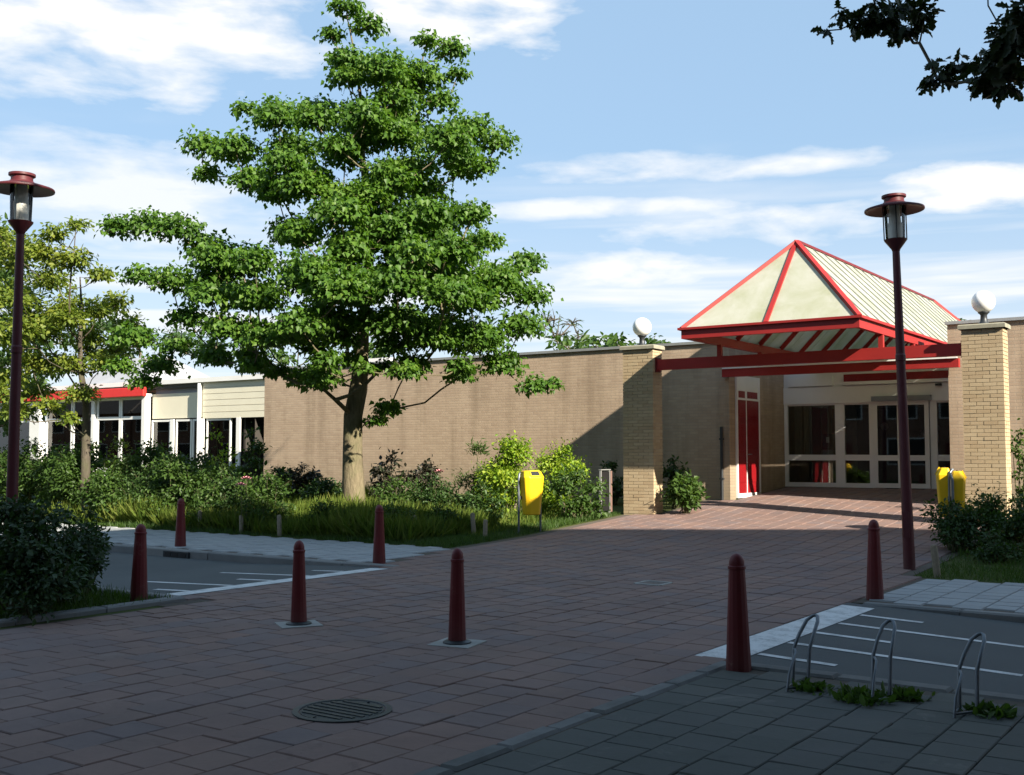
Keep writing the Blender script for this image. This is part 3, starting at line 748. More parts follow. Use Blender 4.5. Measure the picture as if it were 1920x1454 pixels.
def added_row_houses():  # houses added behind the camera so the glazing reflects something dark
    for i in range(16):
        u0 = -103.2 + i * 6.4; u1 = u0 + 6.36; v = -13 - (i % 3) * .25
        h = empty('row_house', (u0, v, 0), 'brick row house added behind the viewpoint for darker reflections, %s from the street corner' % ('first', 'second', 'third', 'fourth', 'fifth', 'sixth', 'seventh', 'eighth', 'ninth', 'tenth', 'eleventh', 'twelfth', 'thirteenth', 'fourteenth', 'fifteenth', 'sixteenth')[15 - i], 'house', 'row houses added behind the viewpoint')
        box('wall', 'brick_block', h, u0, u1, v - 9, v, -.1, 5.6)
        ob('roof', MB().poly([(u0, v + .3, 5.4), (u0, v - 4.5, 9.4), (u0, v - 9.3, 5.4)], (6.36, 0, 0)), 'roof_felt', h)
        for (a, b, z0, z1) in ((.6, 2.9, .9, 2.5), (.6, 2.4, 3.6, 5), (3.6, 5.6, 3.6, 5)):
            w_ = box('window', 'white_paint', h, u0 + a, u0 + b, v, v + .05, z0, z1); box('pane', 'interior_dark', w_, u0 + a + .08, u0 + b - .08, v + .051, v + .06, z0 + .08, z1 - .08)
        d = box('door', 'red_dark', h, u0 + 3.9, u0 + 4.9, v, v + .04, 0, 2.2); box('handle', 'grey_metal', d, u0 + 4.0, u0 + 4.05, v + .041, v + .08, 1, 1.1)
added_row_houses()

# ------------------------------------------------------------------ street furniture
def bollard_proto(r0, r1, h, flange, label):
    o = empty('bollard', (0, 0, 0), label, 'bollard', 'red bollards along the street')
    prof = [(r0, -.08), (r0, .0), (r0 * 1.0, .02), (r1 * 1.02, h - .12), (r1 * 1.12, h - .115), (r1 * 1.12, h - .095), (r1, h - .09)]
    ob('post', MB().lathe(prof, 14), 'red_dark', o, local=True, sm=25)
    ob('cap', MB().lathe([(r1 * .97, h - .09)] + [(r1 * .97 * math.cos(t), h - .075 + .075 * math.sin(t)) for t in [k * math.pi / 12 for k in range(7)]], 14), 'red_dark', o, local=True, sm=40)
    if flange:
        ob('flange', MB().lathe([(r0 + .045, -.02), (r0 + .045, .018), (r0 + .02, .03), (r0, .032)], 16), 'dark_metal', o, local=True, sm=30)
        ob('footing', MB().box(-.19, .19, -.19, .19, -.05, .008), 'concrete', o, local=True)
    return o
def bollards():
    thick = bollard_proto(.095, .06, .85, False, ''); thin = bollard_proto(.076, .052, .80, True, '')
    used = set()
    for u, v, p, sc, lab in ((-3.39, 7.79, thick, 1.0, 'dark red bollard at the corner of the white line, nearest the bike racks'),
                            (-5.76, 7.42, thin, 1.0, 'slim red bollard on a square footing in the middle of the paving'),
                            (-7.6, 7.38, thin, .98, 'slim red bollard on the paving in front of the left white line'),
                            (-10.32, 7.62, thick, .97, 'red bollard standing in the grass beside the dark bush'),
                            (-15.61, 12.35, thick, .97, 'small far red bollard on the left pavement above the kerb'),
                            (-10.83, 12.1, thick, 1.0, 'red bollard at the pavement corner in front of the big tree'),
                            (-3.76, 12.36, thick, 1.02, 'red bollard on the right pavement close to the lamp post')):
        o = p if p not in used else copy_tree(p)
        used.add(p); o.location = (u, v, .0); o.scale = (1, 1, sc); o.rotation_euler = (rng.gauss(0, .008), rng.gauss(0, .008), rng.uniform(0, 3)); o['label'] = lab
bollards()

def lamp_post(loc, top, label, tilt=(0, 0)):
    r = empty('street_lamp', loc, label, 'street lamp', 'red street lamps with disc hoods'); h = top - loc[2]
    y = h - .78                                    # top of the pole
    ob('pole', MB().lathe([(.085, -.1), (.08, .0), (.072, h * .2), (.062, h * .55), (.05, y), ], 16), 'lamp_paint', r, local=True, sm=30)
    ob('service_door', MB().box(-.04, .04, -.084, -.07, .45, .8), 'lamp_paint', r, local=True)
    ob('joint_ring', MB().lathe([(.064, h * .55), (.07, h * .552), (.07, h * .566), (.062, h * .57)], 16), 'lamp_paint', r, local=True)
    ob('cone', MB().lathe([(.05, y - .03), (.06, y), (.15, y + .12), (.155, y + .14), (.0, y + .145)], 24), 'lamp_paint', r, local=True, sm=30)
    L = ob('lantern', MB().lathe([(.13, y + .146), (.142, y + .604)], 24), 'lantern_glass', r, local=True, sm=60)
    ob('diffuser', MB().lathe([(.095, y + .147), (.1, y + .36), (.085, y + .38), (.07, y + .603)], 16), 'lamp_core', L, local=True, sm=50)
    for k in range(4):
        t = k * math.pi / 2 + .4
        ob('strut', MB().tube([(.15 * math.cos(t), .15 * math.sin(t), y + .13), (.153 * math.cos(t), .153 * math.sin(t), y + .62)], .009, 6), 'dark_metal', L, local=True)
    ob('hood', MB().lathe([(.0, y + .605), (.15, y + .605), (.40, y + .545), (.405, y + .555), (.40, y + .575), (.16, y + .65), (.15, y + .665)], 32), 'lamp_paint', r, local=True, sm=30)
    ob('hood_cap', MB().lathe([(.135, y + .64), (.135, y + .72), (.165, y + .735), (.165, y + .765), (.0, y + .775)], 24), 'lamp_paint', r, local=True, sm=30)
    r.rotation_euler = (tilt[0], tilt[1], 0); return r
lamp_post((-4.25, 15.54, 0), 5.22, 'red street lamp right of the path in front of the hedge', (-.004, -.022))
q = at(22, 930, 14.16); lamp_post((q.x, q.y, 0), 5.24, 'red street lamp at the left edge behind the dark bush', (.0, .008))

def litter_bin(loc, rz, label, h=1.12, slim=1.0):
    r = empty('litter_bin', loc, label, 'litter bin', 'yellow litter bins', rz)
    # tapered body with a sloping hood, opening to local -y
    z0, z1, z2 = h - .84, h - .12, h
    b = MB(); wb, wt, db, dt = .15, .215, .10 * slim, .155 * slim
    lo = [(-wb, -db * .6), (-wb * .6, -db), (wb * .6, -db), (wb, -db * .6), (wb, db), (-wb, db)]
    hi = [(-wt, -dt * .6), (-wt * .6, -dt), (wt * .6, -dt), (wt, -dt * .6), (wt, dt), (-wt, dt)]
    tp = [(-wt * .82, -dt * .1), (-wt * .55, -dt * .45), (wt * .55, -dt * .45), (wt * .82, -dt * .1), (wt * .82, dt * .8), (-wt * .82, dt * .8)]
    for ring, z in ((lo, z0), (hi, z1), (tp, z2)): b.v += [(x, y, z) for x, y in ring]
    for k in range(2):
        for i in range(6): b.f.append((k * 6 + i, k * 6 + (i + 1) % 6, k * 6 + 6 + (i + 1) % 6, k * 6 + 6 + i))
    b.f.append((5, 4, 3, 2, 1, 0)); b.f.append(tuple(range(12, 18)))
    body = ob('body', b, 'yellow_plastic', r, local=True, bevel=.018)
    n = Vector((0, -(z2 - z1), dt * .55)).normalized()
    cen = Vector((0, -dt * .725, (z1 + z2) / 2)); up = Vector((0, dt * .55, z2 - z1)).normalized()
    P = [cen + Vector((x, 0, 0)) + up * y + n * .006 for x, y in ((-.095, -.05), (.095, -.05), (.085, .05), (-.085, .05))]
    ob('opening', MB().poly(P, n * .008), 'black_plastic', body, local=True)
    fr = MB(); Q = [cen + Vector((x, 0, 0)) + up * y + n * .01 for x, y in ((-.105, -.06), (.105, -.06), (.095, .06), (-.095, .06))]
    for i in range(4): fr.bar(Q[i], Q[(i + 1) % 4], .022, .018, up=n)
    ob('rim', fr, 'yellow_plastic', body, local=True)
    ob('lock', MB().lathe([(.02, 0), (.02, .012), (0, .014)], 10), 'dark_metal', body, local=True).location = (0, dt * .2, z2)
    # bent tube frame: two legs joined over the back
    for s in (-1, 1):
        ob('leg', MB().tube([(s * .235, .1, -.12), (s * .235, .1, h - .16), (s * .215, .12, h - .07), (s * .16, .15, h - .03)], .022, 8), 'galvanised', r, local=True, sm=60)
        ob('bracket', MB().box(min(s * .17, s * .24), max(s * .17, s * .24), .07, .13, z0 + .3, z0 + .36), 'galvanised', r, local=True)
    return r
litter_bin((-11.82, 17.55, G(17.55)), R(62), 'yellow litter bin on the grass edge left of the path', 1.16)
q = at(1770, 960, 18.9); litter_bin((q.x, q.y, G(q.y)), R(-78), 'yellow litter bin right of the path, left one of the pair', 1.12, .74)
q = at(1799, 960, 18.6); litter_bin((q.x, q.y, G(q.y)), R(104), 'yellow litter bin right of the path, nearest the right pillar', 1.08, .7)

def notice_stand():
    r = empty('notice_stand', (-12.0, 20.62, G(20.62)), 'narrow upright notice stand beside the left brick pillar', 'notice stand', rz=R(93))
    for s in (-1, 1): ob('post', MB().box(s * .2 - .016, s * .2 + .016, -.02, .02, -.1, .95), 'coping', r, local=True)
    ob('board', MB().box(-.18, .18, -.02, .02, .08, .92), 'black_plastic', r, local=True); ob('top_rail', MB().box(-.225, .225, -.032, .032, .951, .97), 'coping', r, local=True)
    ob('side_board', MB().box(.222, .29, -.03, .03, .05, .93), 'bronze_board', r, local=True)
notice_stand()

def bike_racks():
    p = empty('bike_rack', (0, 0, 0), '', 'bike rack', 'steel bike racks on the near pavement')
    for s in (-1, 1):
        arc = [(s * .055, .0, -.08), (s * .055, .0, .3), (s * .05, .07, .4), (s * .04, .16, .5), (s * .018, .21, .535), (0, .22, .54)]
        ob('hoop_side', MB().tube(arc, .013, 8), 'galvanised', p, local=True, sm=60)
    ob('front_leg', MB().tube([(0, -.22, -.05), (0, -.19, .12), (-.02, -.05, .27), (-.052, -.002, .29)], .009, 8), 'galvanised', p, local=True, sm=60)
    ob('ground_bar', MB().tube([(-.055, 0, .012), (0, -.215, .012), (.055, 0, .012)], .01, 6), 'galvanised', p, local=True, sm=60)
    for i, (u, v, rz, sc, lab) in enumerate(((-2.78, 7.42, -8, 1.0, 'grey steel hoop bike rack nearest the dark red bollard'), (-2.22, 7.38, -3, 1.03, 'grey steel hoop bike rack with weeds, middle of the three'),
                                         (-1.66, 7.30, -14, .98, 'grey steel hoop bike rack nearest the right edge'))):
        o = p if i == 0 else copy_tree(p)
        o.location = (u, v, 0); o.rotation_euler = (R(-3), R(rng.uniform(-3, 3)), R(rz + 5)); o.scale = (1, 1, sc * .87); o['label'] = lab
bike_racks()

def stakes():
    me = MB().lathe([(.045, -.2), (.045, .36), (.036, .385), (.0, .395)], 8).mesh('wooden_stake'); me.materials.append(MATS['stake_wood']); smooth(me, 30)
    L = [((-12.72, 16.9), 'left of the yellow bin'), ((-12.2, 16.55), 'shorter of two before the bin'), ((-14.4, 18.7), 'deep in the grass right of the tree trunk'),
         ((-12.6, 19.9), 'under the leafy bush behind the yellow bin'), ((-13.5, 19.4), 'under the lime green bush'), ((-3.75, 15.0), 'by the right hedge next to the lamp post'),
         ((-16.0, 15.0), 'at the pavement edge in the long grass'), ((-14.6, 15.9), 'just behind the pavement corner bollard'), ((-18.6, 15.2), 'far left in the long grass'),
         ((-17.2, 15.1), 'in the long grass behind the left pavement'), ((-13.4, 15.9), 'on the mown strip between bollard and bin')]
    for (u, v), t in L:
        o = bpy.data.objects.new('wooden_stake', me); COL.objects.link(o); o.location = (u, v, G(v) - .02); o.rotation_euler = (rng.gauss(0, .05), rng.gauss(0, .05), rng.uniform(0, 6)); o.scale = (1, 1, rng.uniform(.85, 1.15))
        tag(o, 'short weathered wooden stake ' + t, 'stake', 'wooden stakes along the beds')
stakes()

# ------------------------------------------------------------------ foliage
LEAF = {   # outline points (x, y along the leaf), two halves folded about the midrib
    'maple': ([(0, 0), (-.46, .3), (-.24, .62), (0, 1), (.24, .62), (.46, .3)], [(0, 3, 2, 1), (0, 5, 4, 3)]),
    'oval': ([(0, 0), (-.26, .35), (-.2, .7), (0, 1), (.2, .7), (.26, .35)], [(0, 3, 2, 1), (0, 5, 4, 3)]),
    'oak': ([(0, 0), (-.12, .2), (-.3, .3), (-.17, .42), (-.34, .6), (-.18, .68), (-.22, .85), (0, 1), (.22, .85), (.18, .68), (.34, .6), (.17, .42), (.3, .3), (.12, .2)],
            [(0, 7, 6, 5, 4, 3, 2, 1), (0, 13, 12, 11, 10, 9, 8, 7)]),
    'lance': ([(0, 0), (-.11, .4), (0, 1), (.11, .4)], [(0, 2, 1), (0, 3, 2)]),
}
def leaf_mesh(name, pos_, tip, nrm, size, kind, m, fold=.25):
    """pos, tip, nrm: (n,3) arrays; one folded leaf each"""
    pts, faces = LEAF[kind]; pts = np.array(pts); n = len(pos_); k = len(pts)
    tip = tip / (np.linalg.norm(tip, axis=1, keepdims=True) + 1e-9)
    sd = np.cross(tip, nrm); sd /= (np.linalg.norm(sd, axis=1, keepdims=True) + 1e-9); nn = np.cross(sd, tip)
    V = np.empty((n, k, 3))
    for i, (x, y) in enumerate(pts):
        V[:, i] = pos_ + (sd * x + tip * y + nn * (abs(x) * fold - .22 * y * y)) * size[:, None]
    me = bpy.data.meshes.new(name); nv = n * k
    fl = [len(f) for f in faces]; idx = np.concatenate([np.array(f) for f in faces])
    loops = (np.arange(n)[:, None] * k + idx[None]).ravel().astype(np.int32)
    tot = np.tile(np.array(fl, dtype=np.int32), n); st = np.concatenate([[0], np.cumsum(tot)[:-1]]).astype(np.int32)
    me.vertices.add(nv); me.vertices.foreach_set('co', V.reshape(-1).astype(np.float32))
    me.loops.add(len(loops)); me.loops.foreach_set('vertex_index', loops)
    me.polygons.add(len(tot)); me.polygons.foreach_set('loop_start', st); me.polygons.foreach_set('loop_total', tot)
    me.update(calc_edges=True); me.materials.append(MATS[m]); return me

def clump_leaves(nr, clumps, per, shell=.55, flatz=.75, droop=.5, upb=.7):
    """leaf positions/directions for ellipsoidal clumps [(centre, radius)]; leaves crowd the upper outer shell"""
    Ps, Ts, Ns = [], [], []
    for c, r in clumps:
        n = max(8, int(per * r * r))
        d = nr.normal(size=(n, 3)); d /= np.linalg.norm(d, axis=1, keepdims=True)
        d[:, 2] = np.where(d[:, 2] < -.35, -d[:, 2], d[:, 2])
        rad = r * (shell + (1 - shell) * nr.random(n) ** .7) * (1 + .22 * nr.normal(size=n))
        p = d * rad[:, None]; p[:, 2] *= flatz
        out = d.copy(); out[:, 2] *= .4
        t = out * .8 + nr.normal(size=(n, 3)) * .55; t[:, 2] -= droop
        nm = d * (1 - upb) + np.array([0, 0, upb]) + nr.normal(size=(n, 3)) * .38
        Ps.append(p + np.array(c)); Ts.append(t); Ns.append(nm)
    return np.concatenate(Ps), np.concatenate(Ts), np.concatenate(Ns)

def skeleton(trunk, targets, rg, r_tip=.012, power=2.35, upk=.5):
    """branch tree: trunk polyline [(Vector, radius)], each target joined to the best earlier node; returns chains of (point, radius)"""
    nodes = [p for p, _ in trunk]; par = [-1] + list(range(len(trunk) - 1)); nt = len(trunk); fixed = {i: r for i, (_, r) in enumerate(trunk)}
    ax = [p for p, _ in trunk]
    def dax(t): return min((t - a).length for a in ax)
    for t in sorted(targets, key=dax):
        best = None; bc = 1e9
        for i, p in enumerate(nodes):
            if i == 0: continue
            if i < nt and p.z < trunk[0][0].z + (trunk[-1][0].z - trunk[0][0].z) * .16: continue
            dv = t - p; h = math.hypot(dv.x, dv.y); cst = dv.length * (1 + (.0 if i < nt else .12)) + max(0, p.z - (t.z - upk * h)) * 1.5
            if cst < bc: bc = cst; best = i
        p = nodes[best]; dv = t - p; L = dv.length; k = max(2, min(5, int(L / .55) + 1)); prev = best
        side = Vector((rg.gauss(0, 1), rg.gauss(0, 1), 0)) * L * .05
        for j in range(1, k + 1):
            f = j / k; q = p + dv * f + side * math.sin(f * math.pi) + Vector((0, 0, -L * .10 * math.sin(f * math.pi)))
            if j < k: q += Vector((rg.gauss(0, .03), rg.gauss(0, .03), rg.gauss(0, .03))) * min(1, L)
            nodes.append(q); par.append(prev); prev = len(nodes) - 1
    n = len(nodes); ch = [[] for _ in range(n)]
    for i, p in enumerate(par):
        if p >= 0: ch[p].append(i)
    rad = [0] * n
    for i in reversed(range(nt, n)): rad[i] = (r_tip ** power if not ch[i] else sum(rad[c] ** power for c in ch[i])) ** (1 / power) if ch[i] else r_tip
    for i, r in fixed.items(): rad[i] = r
    chains = []; done = set(); stack = [0]; start = [(None, 0)]
    while start:
        p0, i = start.pop(); pts = []
        if p0 is not None: pts.append((nodes[p0], min(rad[p0], rad[i] * 1.25)))
        while True:
            pts.append((nodes[i], rad[i])); c = ch[i]
            if not c: break
            main = next((x for x in c if x < nt), None)
            if main is None: main = max(c, key=lambda x: rad[x])
            for x in c:
                if x != main: start.append((i, x))
            i = main
        chains.append(pts)
    return chains
def chains_mesh(chains, extra=None, n=7):
    b = MB()
    for c in chains: b.tube([p for p, _ in c], [r for _, r in c], n if c[0][1] > .06 else 5)
    if extra: extra(b)
    return b

def tree(name, label, base, trunk, clumps, per, leaf, size, lm, bark, seed, group=None, cat='tree', droop=.5, r_tip=.012, shell=.5, flatz=.75, twig=0, sv=.25, upb=.7):
    rg = random.Random(seed); nr = np.random.default_rng(seed)
    root = empty(name, base, label, cat, group)
    chains = skeleton(trunk, [Vector(c) for c, r in clumps], rg, r_tip)
    b = chains_mesh(chains, n=12)
    # twigs spreading inside each clump
    for c, r in clumps:
        for k in range(twig):
            d = Vector((rg.gauss(0, 1), rg.gauss(0, 1), rg.gauss(.3, .6))).normalized()
            c0 = Vector(c); b.tube([c0, c0 + d * r * .5 + Vector((0, 0, .04)), c0 + d * r * rg.uniform(.75, 1.0)], [r_tip * .8, r_tip * .55, r_tip * .25], 4, False)
    ob('trunk', b, bark, root, sm=60)
    if per:
        p, t, nm = clump_leaves(nr, clumps, per, shell, flatz, droop, upb)
        sz = size * (1 + sv * nr.normal(size=len(p))).clip(.45, 1.7)
        me = leaf_mesh('crown', p - np.array(base), t, nm, sz, leaf, lm); ob('crown', me, lm, root)
    return root

def big_tree():
    D = 24.2; rg = random.Random(11)
    base = at(662, 985, D); base.z = G(base.y) - .05
    T = lambda x, y, r, dd=0: (at(x, y, D + dd), r)
    trunk = [(Vector(base), .30)] + [(at(663, 925, D), .25), (at(661, 850, D), .215), (at(662, 780, D), .205), (at(672, 730, D), .2), (at(678, 670, D), .15), (at(682, 600, D), .125),
             (at(690, 500, D), .1), (at(690, 400, D), .08), (at(680, 300, D), .062), (at(678, 200, D), .045), (at(668, 120, D), .028), (at(655, 50, D), .016)]
    px = [(650, 18, 30), (690, 52, 32), (622, 70, 24), (660, 112, 40), (705, 150, 52), (650, 150, 34), (800, 80, 24), (846, 98, 32), (858, 142, 22), (790, 150, 44), (825, 195, 34), (745, 185, 50),
          (685, 235, 55), (760, 255, 52), (590, 232, 50), (520, 222, 46), (458, 208, 22), (640, 295, 42), (380, 278, 36), (440, 285, 42), (388, 330, 26), (480, 335, 42), (535, 292, 50), (520, 380, 46), (582, 345, 52),
          (880, 250, 44), (932, 272, 34), (872, 312, 42), (822, 275, 48), (800, 345, 44), (740, 325, 45), (705, 365, 50), (905, 315, 28), (640, 405, 56), (560, 435, 46), (722, 430, 56), (800, 418, 54), (868, 412, 42), (905, 462, 34), (850, 480, 52),
          (222, 432, 32), (275, 428, 38), (335, 438, 42), (400, 480, 44), (465, 490, 46), (262, 522, 30), (322, 532, 40), (400, 545, 46), (480, 560, 52), (985, 500, 34), (940, 525, 50), (890, 565, 56), (820, 540, 56), (742, 530, 60), (660, 560, 62), (580, 530, 56),
          (995, 560, 36), (975, 620, 44), (905, 640, 56), (820, 625, 56), (740, 620, 50), (560, 630, 50), (480, 640, 46), (420, 620, 42), (350, 600, 34), (330, 655, 28), (400, 672, 36), (590, 712, 34), (602, 668, 28), (940, 690, 38), (870, 698, 32), (1000, 728, 28), (1038, 722, 16),
          (765, 690, 32), (728, 770, 26), (705, 792, 18), (470, 690, 30), (655, 470, 50), (770, 480, 48), (250, 640, 38), (300, 690, 34), (225, 690, 26), (270, 720, 26), (620, 610, 42), (700, 690, 22)]
    def halfw(y): return float(np.interp(y, [0, 100, 200, 280, 360, 440, 520, 600, 700, 760], [30, 100, 190, 290, 250, 330, 400, 380, 330, 120]))
    clumps = []
    for x, y, r in px:
        W = halfw(y); off = abs(x - 668); room = math.sqrt(max(0, W * W * .72 - off * off)) * D / FPX
        rr = r * D / FPX * 1.12
        if room < 1.0 or y > 745:
            clumps.append((tuple(at(x, y, D + rg.uniform(-.5, .5) * min(room, .6))), rr))
        else:
            k = 2 if room < 2.3 else 3
            for j in range(k):
                dd = -room + 1.4 * room * (j + rg.uniform(.2, .8)) / k
                c = at(x, y, D + dd) + Vector((rg.gauss(0, .12), 0, rg.gauss(0, .1)))
                clumps.append((tuple(c), rr * (D + dd) / D * rg.uniform(.8, 1.0)))
    for x, y, r, dd in ((690, 610, 44, -2.2), (640, 640, 36, -1.9), (735, 655, 34, -2.0), (690, 540, 50, -2.6), (620, 560, 46, -2.4), (700, 460, 46, -2.0), (650, 380, 42, -1.7), (720, 330, 40, -1.6), (660, 680, 26, -1.5), (520, 700, 24, -.3), (640, 500, 46, -2.4), (680, 270, 38, -1.2)):
        clumps.append((tuple(at(x, y, D + dd)), r * (D + dd) / FPX * 1.1))
    return tree('broadleaf_tree', 'large green tree with layered crown in front of the brick wall', tuple(base), trunk, clumps, 2300, 'maple', .1, 'leaf_maple', 'bark_pale', 5, droop=.75, shell=.3, flatz=.75, twig=4, r_tip=.013, upb=.62)
big_tree()

def px_tree(name, label, bx, by, D, top_px, clump_px, per, leaf, size, lm, bark, seed, r0=.12, depth=1.0, **k):
    rg = random.Random(seed); base = at(bx, by, D); base.z = G(base.y) - .05
    trunk = [(Vector(base), r0 * 1.15)]; tx, ty = top_px
    for i in range(1, 7):
        f = i / 6; p = at(bx + (tx - bx) * f + rg.gauss(0, 4) * (0 < f < 1), 880 + (ty - 880) * f, D); trunk.append((p, r0 * (1 - f) + .015))
    cl = []
    for x, y, r in clump_px:
        rr = r * D / FPX
        cl.append((tuple(at(x, y, D + rg.uniform(-1, 1) * depth)), rr))
        cl.append((tuple(at(x + rg.gauss(0, r * .3), y + rg.gauss(0, r * .3), D + rg.uniform(-1, 1) * depth)), rr * .8))
    return tree(name, label, tuple(base), trunk, cl, per, leaf, size, lm, bark, seed, **k)
px_tree('small_tree', 'thin yellow-green tree with grey trunk on the left lawn', 160, 930, 25.9, (150, 520), [(150, 425, 22), (105, 440, 26), (60, 470, 40), (25, 500, 40), (140, 490, 34), (95, 530, 44), (185, 520, 26), (40, 570, 46), (130, 580, 46), (205, 580, 36), (80, 630, 46),
        (170, 640, 46), (240, 610, 30), (20, 640, 40), (120, 690, 44), (60, 690, 40), (200, 690, 36), (150, 745, 34), (130, 790, 20), (225, 650, 30), (60, 740, 36), (100, 770, 26), (10, 720, 40), (40, 620, 44), (110, 600, 44), (20, 560, 44), (170, 590, 36), (260, 640, 24), (90, 480, 30), (10, 450, 30), (30, 770, 30)], 1700, 'oval', .11, 'leaf_yellow', 'bark_twig', 21, r0=.105, depth=1.6, twig=3, droop=.35, shell=.2, r_tip=.01)
px_tree('dark_tree', 'dense dark green tree at the far left edge behind the lamp', -60, 920, 30, (-40, 380), [(-40, 440, 60), (10, 470, 50), (-90, 520, 70), (-10, 560, 60), (20, 620, 55), (-60, 640, 80), (0, 690, 55), (50, 720, 40), (-40, 740, 60), (30, 780, 34), (60, 660, 44), (90, 700, 34), (20, 520, 44), (-10, 800, 40)], 500, 'oval', .16, 'leaf_mid', 'bark_grey', 22, r0=.22, depth=2.0, twig=1, shell=.35)
def back_trees():
    L = [('leafy tree top behind the brick hall right of the big tree', 1110, 46, [(1060, 650, 30), (1110, 642, 26), (1150, 645, 26), (1085, 660, 30), (1170, 652, 24)], 'leaf_mid', 31),
         ('sparse bare-topped tree behind the brick hall', 1050, 60, [(1040, 600, 26), (1070, 610, 22), (1050, 630, 26), (1020, 615, 20), (1085, 632, 18)], None, 32),
         ('small tree top beside the left globe lamp behind the hall', 1225, 55, [(1225, 640, 18), (1240, 650, 20), (1210, 655, 18)], 'leaf_mid', 33),
         ('green tree top between canopy roof and right pillar', 1800, 60, [(1795, 605, 16), (1812, 612, 18), (1780, 622, 18), (1825, 625, 20)], 'leaf_mid', 34),
         ('dark tree behind the left wing roofs', 560, 62, [(540, 640, 34), (600, 640, 34), (470, 650, 36), (660, 645, 30), (720, 645, 30), (520, 670, 30), (610, 672, 30), (700, 670, 30)], 'leaf_mid', 35),
         ('tall dark tree behind the hipped metal roofs', 260, 66, [(200, 620, 40), (260, 640, 44), (330, 640, 40), (150, 640, 40), (100, 620, 44), (60, 640, 44), (390, 655, 36), (230, 670, 40)], 'leaf_dark', 36)]
    for lab, bx, D, cl, lm, sd in L:
        if lm: px_tree('background_tree', lab, bx, 860, D, (bx, min(c[1] for c in cl) + 10), cl, 110, 'oval', .3, lm, 'bark_grey', sd, r0=.2, depth=2.2, twig=1, shell=.3, group='trees behind the buildings', r_tip=.03)
        else: px_tree('background_tree', lab, bx, 860, D, (bx, 590), cl, 4, 'lance', .4, 'leaf_dark', 'bark_twig', sd, r0=.16, depth=1.5, twig=9, shell=.3, group='trees behind the buildings', r_tip=.035)
back_trees()

def oak(base=(2.3, 8.6, -.03), cc=(-.3, 4.0), rad=8.6, main=True, seed=51, nc=320):
    rg = random.Random(seed)
    trunk = [(Vector(base) + Vector((rg.gauss(0, .05), rg.gauss(0, .05), h)), r) for h, r in ((0, .34), (1.2, .27), (2.6, .25), (4.2, .22), (6, .17), (8, .12), (10, .05))]
    cl = []
    for x, y, d, r in () if not main else ((1660, 45, 8.9, 34), (1700, 62, 8.8, 30), (1620, 50, 9.0, 28), (1735, 28, 8.6, 22), (1585, 30, 9.1, 18), (1548, 58, 9.1, 9), (1690, 20, 9.2, 26), (1640, 8, 9.0, 16),
                       (1760, 150, 8.4, 26), (1800, 130, 8.3, 22), (1745, 120, 8.5, 12), (1870, 130, 7.9, 44), (1905, 90, 7.8, 44), (1840, 160, 8.0, 24), (1890, 165, 7.9, 24), (1915, 30, 7.8, 34), (1880, 60, 8.3, 22), (1840, 110, 8.4, 14), (1690, -55, 9.0, 30), (1770, -70, 8.8, 34), (1620, -45, 9.1, 24), (1850, -60, 8.5, 34)):
        cl.append((tuple(at(x, y, d)), r * d / FPX))
    n_vis = len(cl)
    for _ in range(nc):                               # unseen crown, spread wide over the camera to darken the near paving
        a = rg.uniform(0, 6.283); q = math.sqrt(rg.random()) * rad; z = rg.uniform(4.8, 11.0)
        k = 1 - abs(z - 7.2) / 6.5
        c = Vector((cc[0] + math.cos(a) * q * k, cc[1] + math.sin(a) * q * k, z))
        X = c.x * math.cos(YAW) + c.y * math.sin(YAW); Dd = -c.x * math.sin(YAW) + c.y * math.cos(YAW)
        if (Dd > -.5 and X - 1.1 < .5 * Dd and -X - 1.1 < .5 * Dd and (z - 1.2 - CAMH) < .47 * (Dd + 1.0)) or c.x > 4.4 and c.y < 10.5: continue
        cl.append((tuple(c), rg.uniform(.6, .95)))
    root = empty('oak_tree', base, 'dark oak branch hanging into the top right corner' if main else 'oak tree added behind the viewpoint to cut skylight', 'tree')
    nr = np.random.default_rng(3)
    b = chains_mesh(skeleton(trunk, [Vector(c) for c, _ in cl], rg, .006), n=12)
    for c, r in cl[:n_vis]:
        for k in range(5):
            d = Vector((rg.gauss(0, 1), rg.gauss(0, 1), rg.gauss(-.2, .8))).normalized(); c0 = Vector(c)
            b.tube([c0, c0 + d * r * .55, c0 + d * r * rg.uniform(.9, 1.25)], [.004, .003, .0015], 4, False)
    ob('trunk', b, 'bark_grey', root, sm=60)
    p1, t1, n1 = clump_leaves(nr, cl[:n_vis], 4200, .1, .9, .55, .25) if main else clump_leaves(nr, cl[:1], 50)
    p2, t2, n2 = clump_leaves(nr, cl[n_vis:], 330, .3, .8, .4, .6)
    p = np.concatenate([p1, p2]); t = np.concatenate([t1, t2]); nm = np.concatenate([n1, n2])
    sz = np.concatenate([.1 * (1 + .2 * nr.normal(size=len(p1))), .15 * (1 + .2 * nr.normal(size=len(p2)))]).clip(.05, .25)
    ob('crown', leaf_mesh('crown', p - np.array(base), t, nm, sz, 'oak', 'leaf_oak'), 'leaf_oak', root)
oak()
oak((-9.5, -5.5, -.03), (-9.5, -5.0), 6.5, False, 77, 120)  # second oak, added out of view to dim skylight on the foreground

